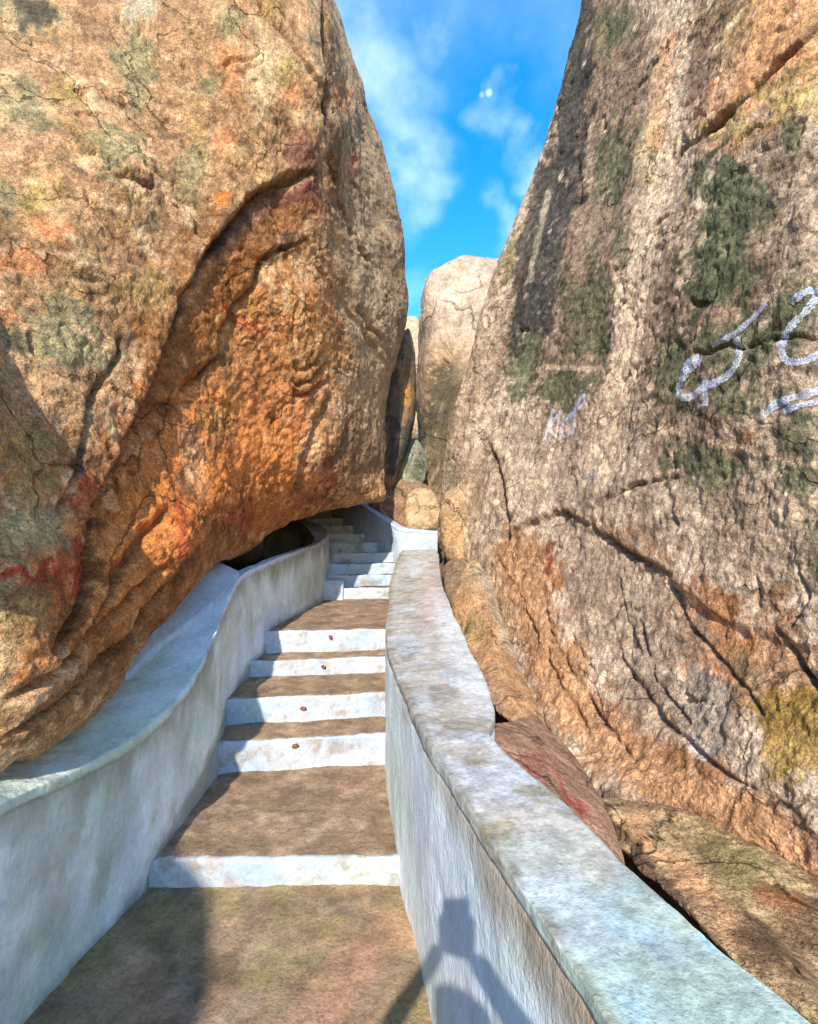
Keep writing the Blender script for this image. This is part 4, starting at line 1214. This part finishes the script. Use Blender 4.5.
def box_obj(name, c, s, m, parent, bev=0.004):
    bm = bmesh.new()
    bmesh.ops.create_cube(bm, size=1)
    for vv in bm.verts:
        vv.co = Vector((vv.co.x * s[0], vv.co.y * s[1], vv.co.z * s[2]))
    bmesh.ops.bevel(bm, geom=bm.edges[:], offset=bev, segments=3, affect='EDGES', profile=0.5)
    me = bpy.data.meshes.new(name)
    bm.to_mesh(me)
    bm.free()
    me.materials.append(m)
    o = bpy.data.objects.new(name, me)
    COL.objects.link(o)
    o.parent = parent
    o.location = c
    return o


box_obj('phone_body', (0, 0, 0.04), (0.075, 0.008, 0.155), M_PHONE, ph, 0.003)
box_obj('phone_lens', (0, 0.006, 0.075), (0.02, 0.004, 0.02), M_GLASS, ph, 0.0018)

# ================================================================== CAMERA, LIGHT, SKY
cd = bpy.data.cameras.new('camera')
co = bpy.data.objects.new('camera', cd)
COL.objects.link(co)
co.location = (0, 0, CAMZ)
co.rotation_euler = (math.pi / 2 + PITCH, 0, 0)
cd.sensor_fit = 'HORIZONTAL'
cd.sensor_width = 36
cd.lens = 36 * F / 818
cd.clip_start = 0.05
cd.clip_end = 2000
SC.camera = co

sd = P(454, 908, 1.0) - CAM
sd = sd / np.linalg.norm(sd)
sl = bpy.data.lights.new('sun', 'SUN')
sl.energy = 2.7
sl.angle = math.radians(0.6)
sl.color = (1.0, 0.92, 0.80)
so = bpy.data.objects.new('sun', sl)
COL.objects.link(so)
so.rotation_euler = Vector(sd).to_track_quat('-Z', 'Y').to_euler()
so.location = (-2, -6, 9)
elev = math.asin(-sd[2])
azim = math.atan2(-sd[0], -sd[1])

w = bpy.data.worlds.new('World')
SC.world = w
w.use_nodes = True
nt = w.node_tree
nt.nodes.clear()
L = nt.links.new
out = nd(nt, 'ShaderNodeOutputWorld')
bg = nd(nt, 'ShaderNodeBackground')
bg.inputs['Strength'].default_value = 0.15
L(bg.outputs[0], out.inputs[0])
sky = nd(nt, 'ShaderNodeTexSky')
sky.sky_type = 'NISHITA'
sky.sun_disc = False
sky.sun_elevation = elev
sky.sun_rotation = azim
sky.altitude = 300
sky.air_density = 1.3
sky.dust_density = 0.3
sky.ozone_density = 2.0
hs = nd(nt, 'ShaderNodeHueSaturation')
hs.inputs['Saturation'].default_value = 1.5
hs.inputs['Value'].default_value = 1.0
L(sky.outputs[0], hs.inputs['Color'])
tc = nd(nt, 'ShaderNodeTexCoord')
nz = nd(nt, 'ShaderNodeTexNoise')
nz.inputs['Scale'].default_value = 5.5
nz.inputs['Detail'].default_value = 7
nz.inputs['Roughness'].default_value = 0.55
L(tc.outputs['Generated'], nz.inputs['Vector'])
nv = nd(nt, 'ShaderNodeTexNoise')
nv.inputs['Scale'].default_value = 7
nv.inputs['Detail'].default_value = 5
L(tc.outputs['Generated'], nv.inputs['Vector'])
sb = nd(nt, 'ShaderNodeVectorMath', operation='SUBTRACT')
L(nv.outputs['Color'], sb.inputs[0])
sb.inputs[1].default_value = (0.5, 0.5, 0.5)
sc2 = nd(nt, 'ShaderNodeVectorMath', operation='SCALE')
L(sb.outputs[0], sc2.inputs[0])
sc2.inputs['Scale'].default_value = 0.28
dv = nd(nt, 'ShaderNodeVectorMath', operation='ADD')
L(tc.outputs['Generated'], dv.inputs[0])
L(sc2.outputs[0], dv.inputs[1])
acc = None
for (cx, cy, r_, amt) in ((385, 70, 0.15, 0.75), (400, 130, 0.10, 0.65), (345, 20, 0.16, 0.7), (440, 5, 0.07, 0.5), (405, 185, 0.09, 0.55), (490, 135, 0.055, 0.5), (520, 160, 0.06, 0.45), (506, 235, 0.07, 0.6),
                          (489, 93, 0.009, 0.9), (482, 95, 0.007, 0.5), (418, 300, 0.08, 0.5), (300, -60, 0.3, 0.6), (640, -150, 0.3, 0.5), (420, -260, 0.4, 0.5)):
    d = P(cx, cy, 1.0) - CAM
    d = d / np.linalg.norm(d)
    vm = nd(nt, 'ShaderNodeVectorMath', operation='DISTANCE')
    L((tc.outputs['Generated'] if r_ < 0.03 else dv.outputs[0]), vm.inputs[0])
    vm.inputs[1].default_value = tuple(d)
    mr = nd(nt, 'ShaderNodeMapRange')
    mr.interpolation_type = 'SMOOTHSTEP'
    mr.inputs[1].default_value = r_
    mr.inputs[2].default_value = 0.0
    mr.inputs[3].default_value = 0
    mr.inputs[4].default_value = amt * (0.5 if r_ > 0.03 else 0.9)
    L(vm.outputs['Value'], mr.inputs[0])
    if acc is None:
        acc = mr.outputs[0]
    else:
        ad = nd(nt, 'ShaderNodeMath', operation='MAXIMUM')
        L(acc, ad.inputs[0])
        L(mr.outputs[0], ad.inputs[1])
        acc = ad.outputs[0]
nr_ = nd(nt, 'ShaderNodeMapRange')
nr_.inputs[1].default_value = 0.36
nr_.inputs[2].default_value = 0.64
nr_.inputs[3].default_value = 0.15
nr_.inputs[4].default_value = 1.15
L(nz.outputs['Fac'], nr_.inputs[0])
mm = nd(nt, 'ShaderNodeMath', operation='MULTIPLY')
L(acc, mm.inputs[0])
L(nr_.outputs[0], mm.inputs[1])
mm.use_clamp = True
mx = nd(nt, 'ShaderNodeMixRGB')
L(mm.outputs[0], mx.inputs[0])
L(hs.outputs[0], mx.inputs[1])
mx.inputs[2].default_value = (5.2, 6.1, 7.0, 1)
L(mx.outputs[0], bg.inputs[0])

SC.view_settings.view_transform = 'Standard'
SC.view_settings.look = 'None'
SC.view_settings.gamma = 1
SC.view_settings.exposure = 1.35
SC.view_settings.use_curve_mapping = False
SC.cycles.max_bounces = 6
SC.cycles.diffuse_bounces = 4
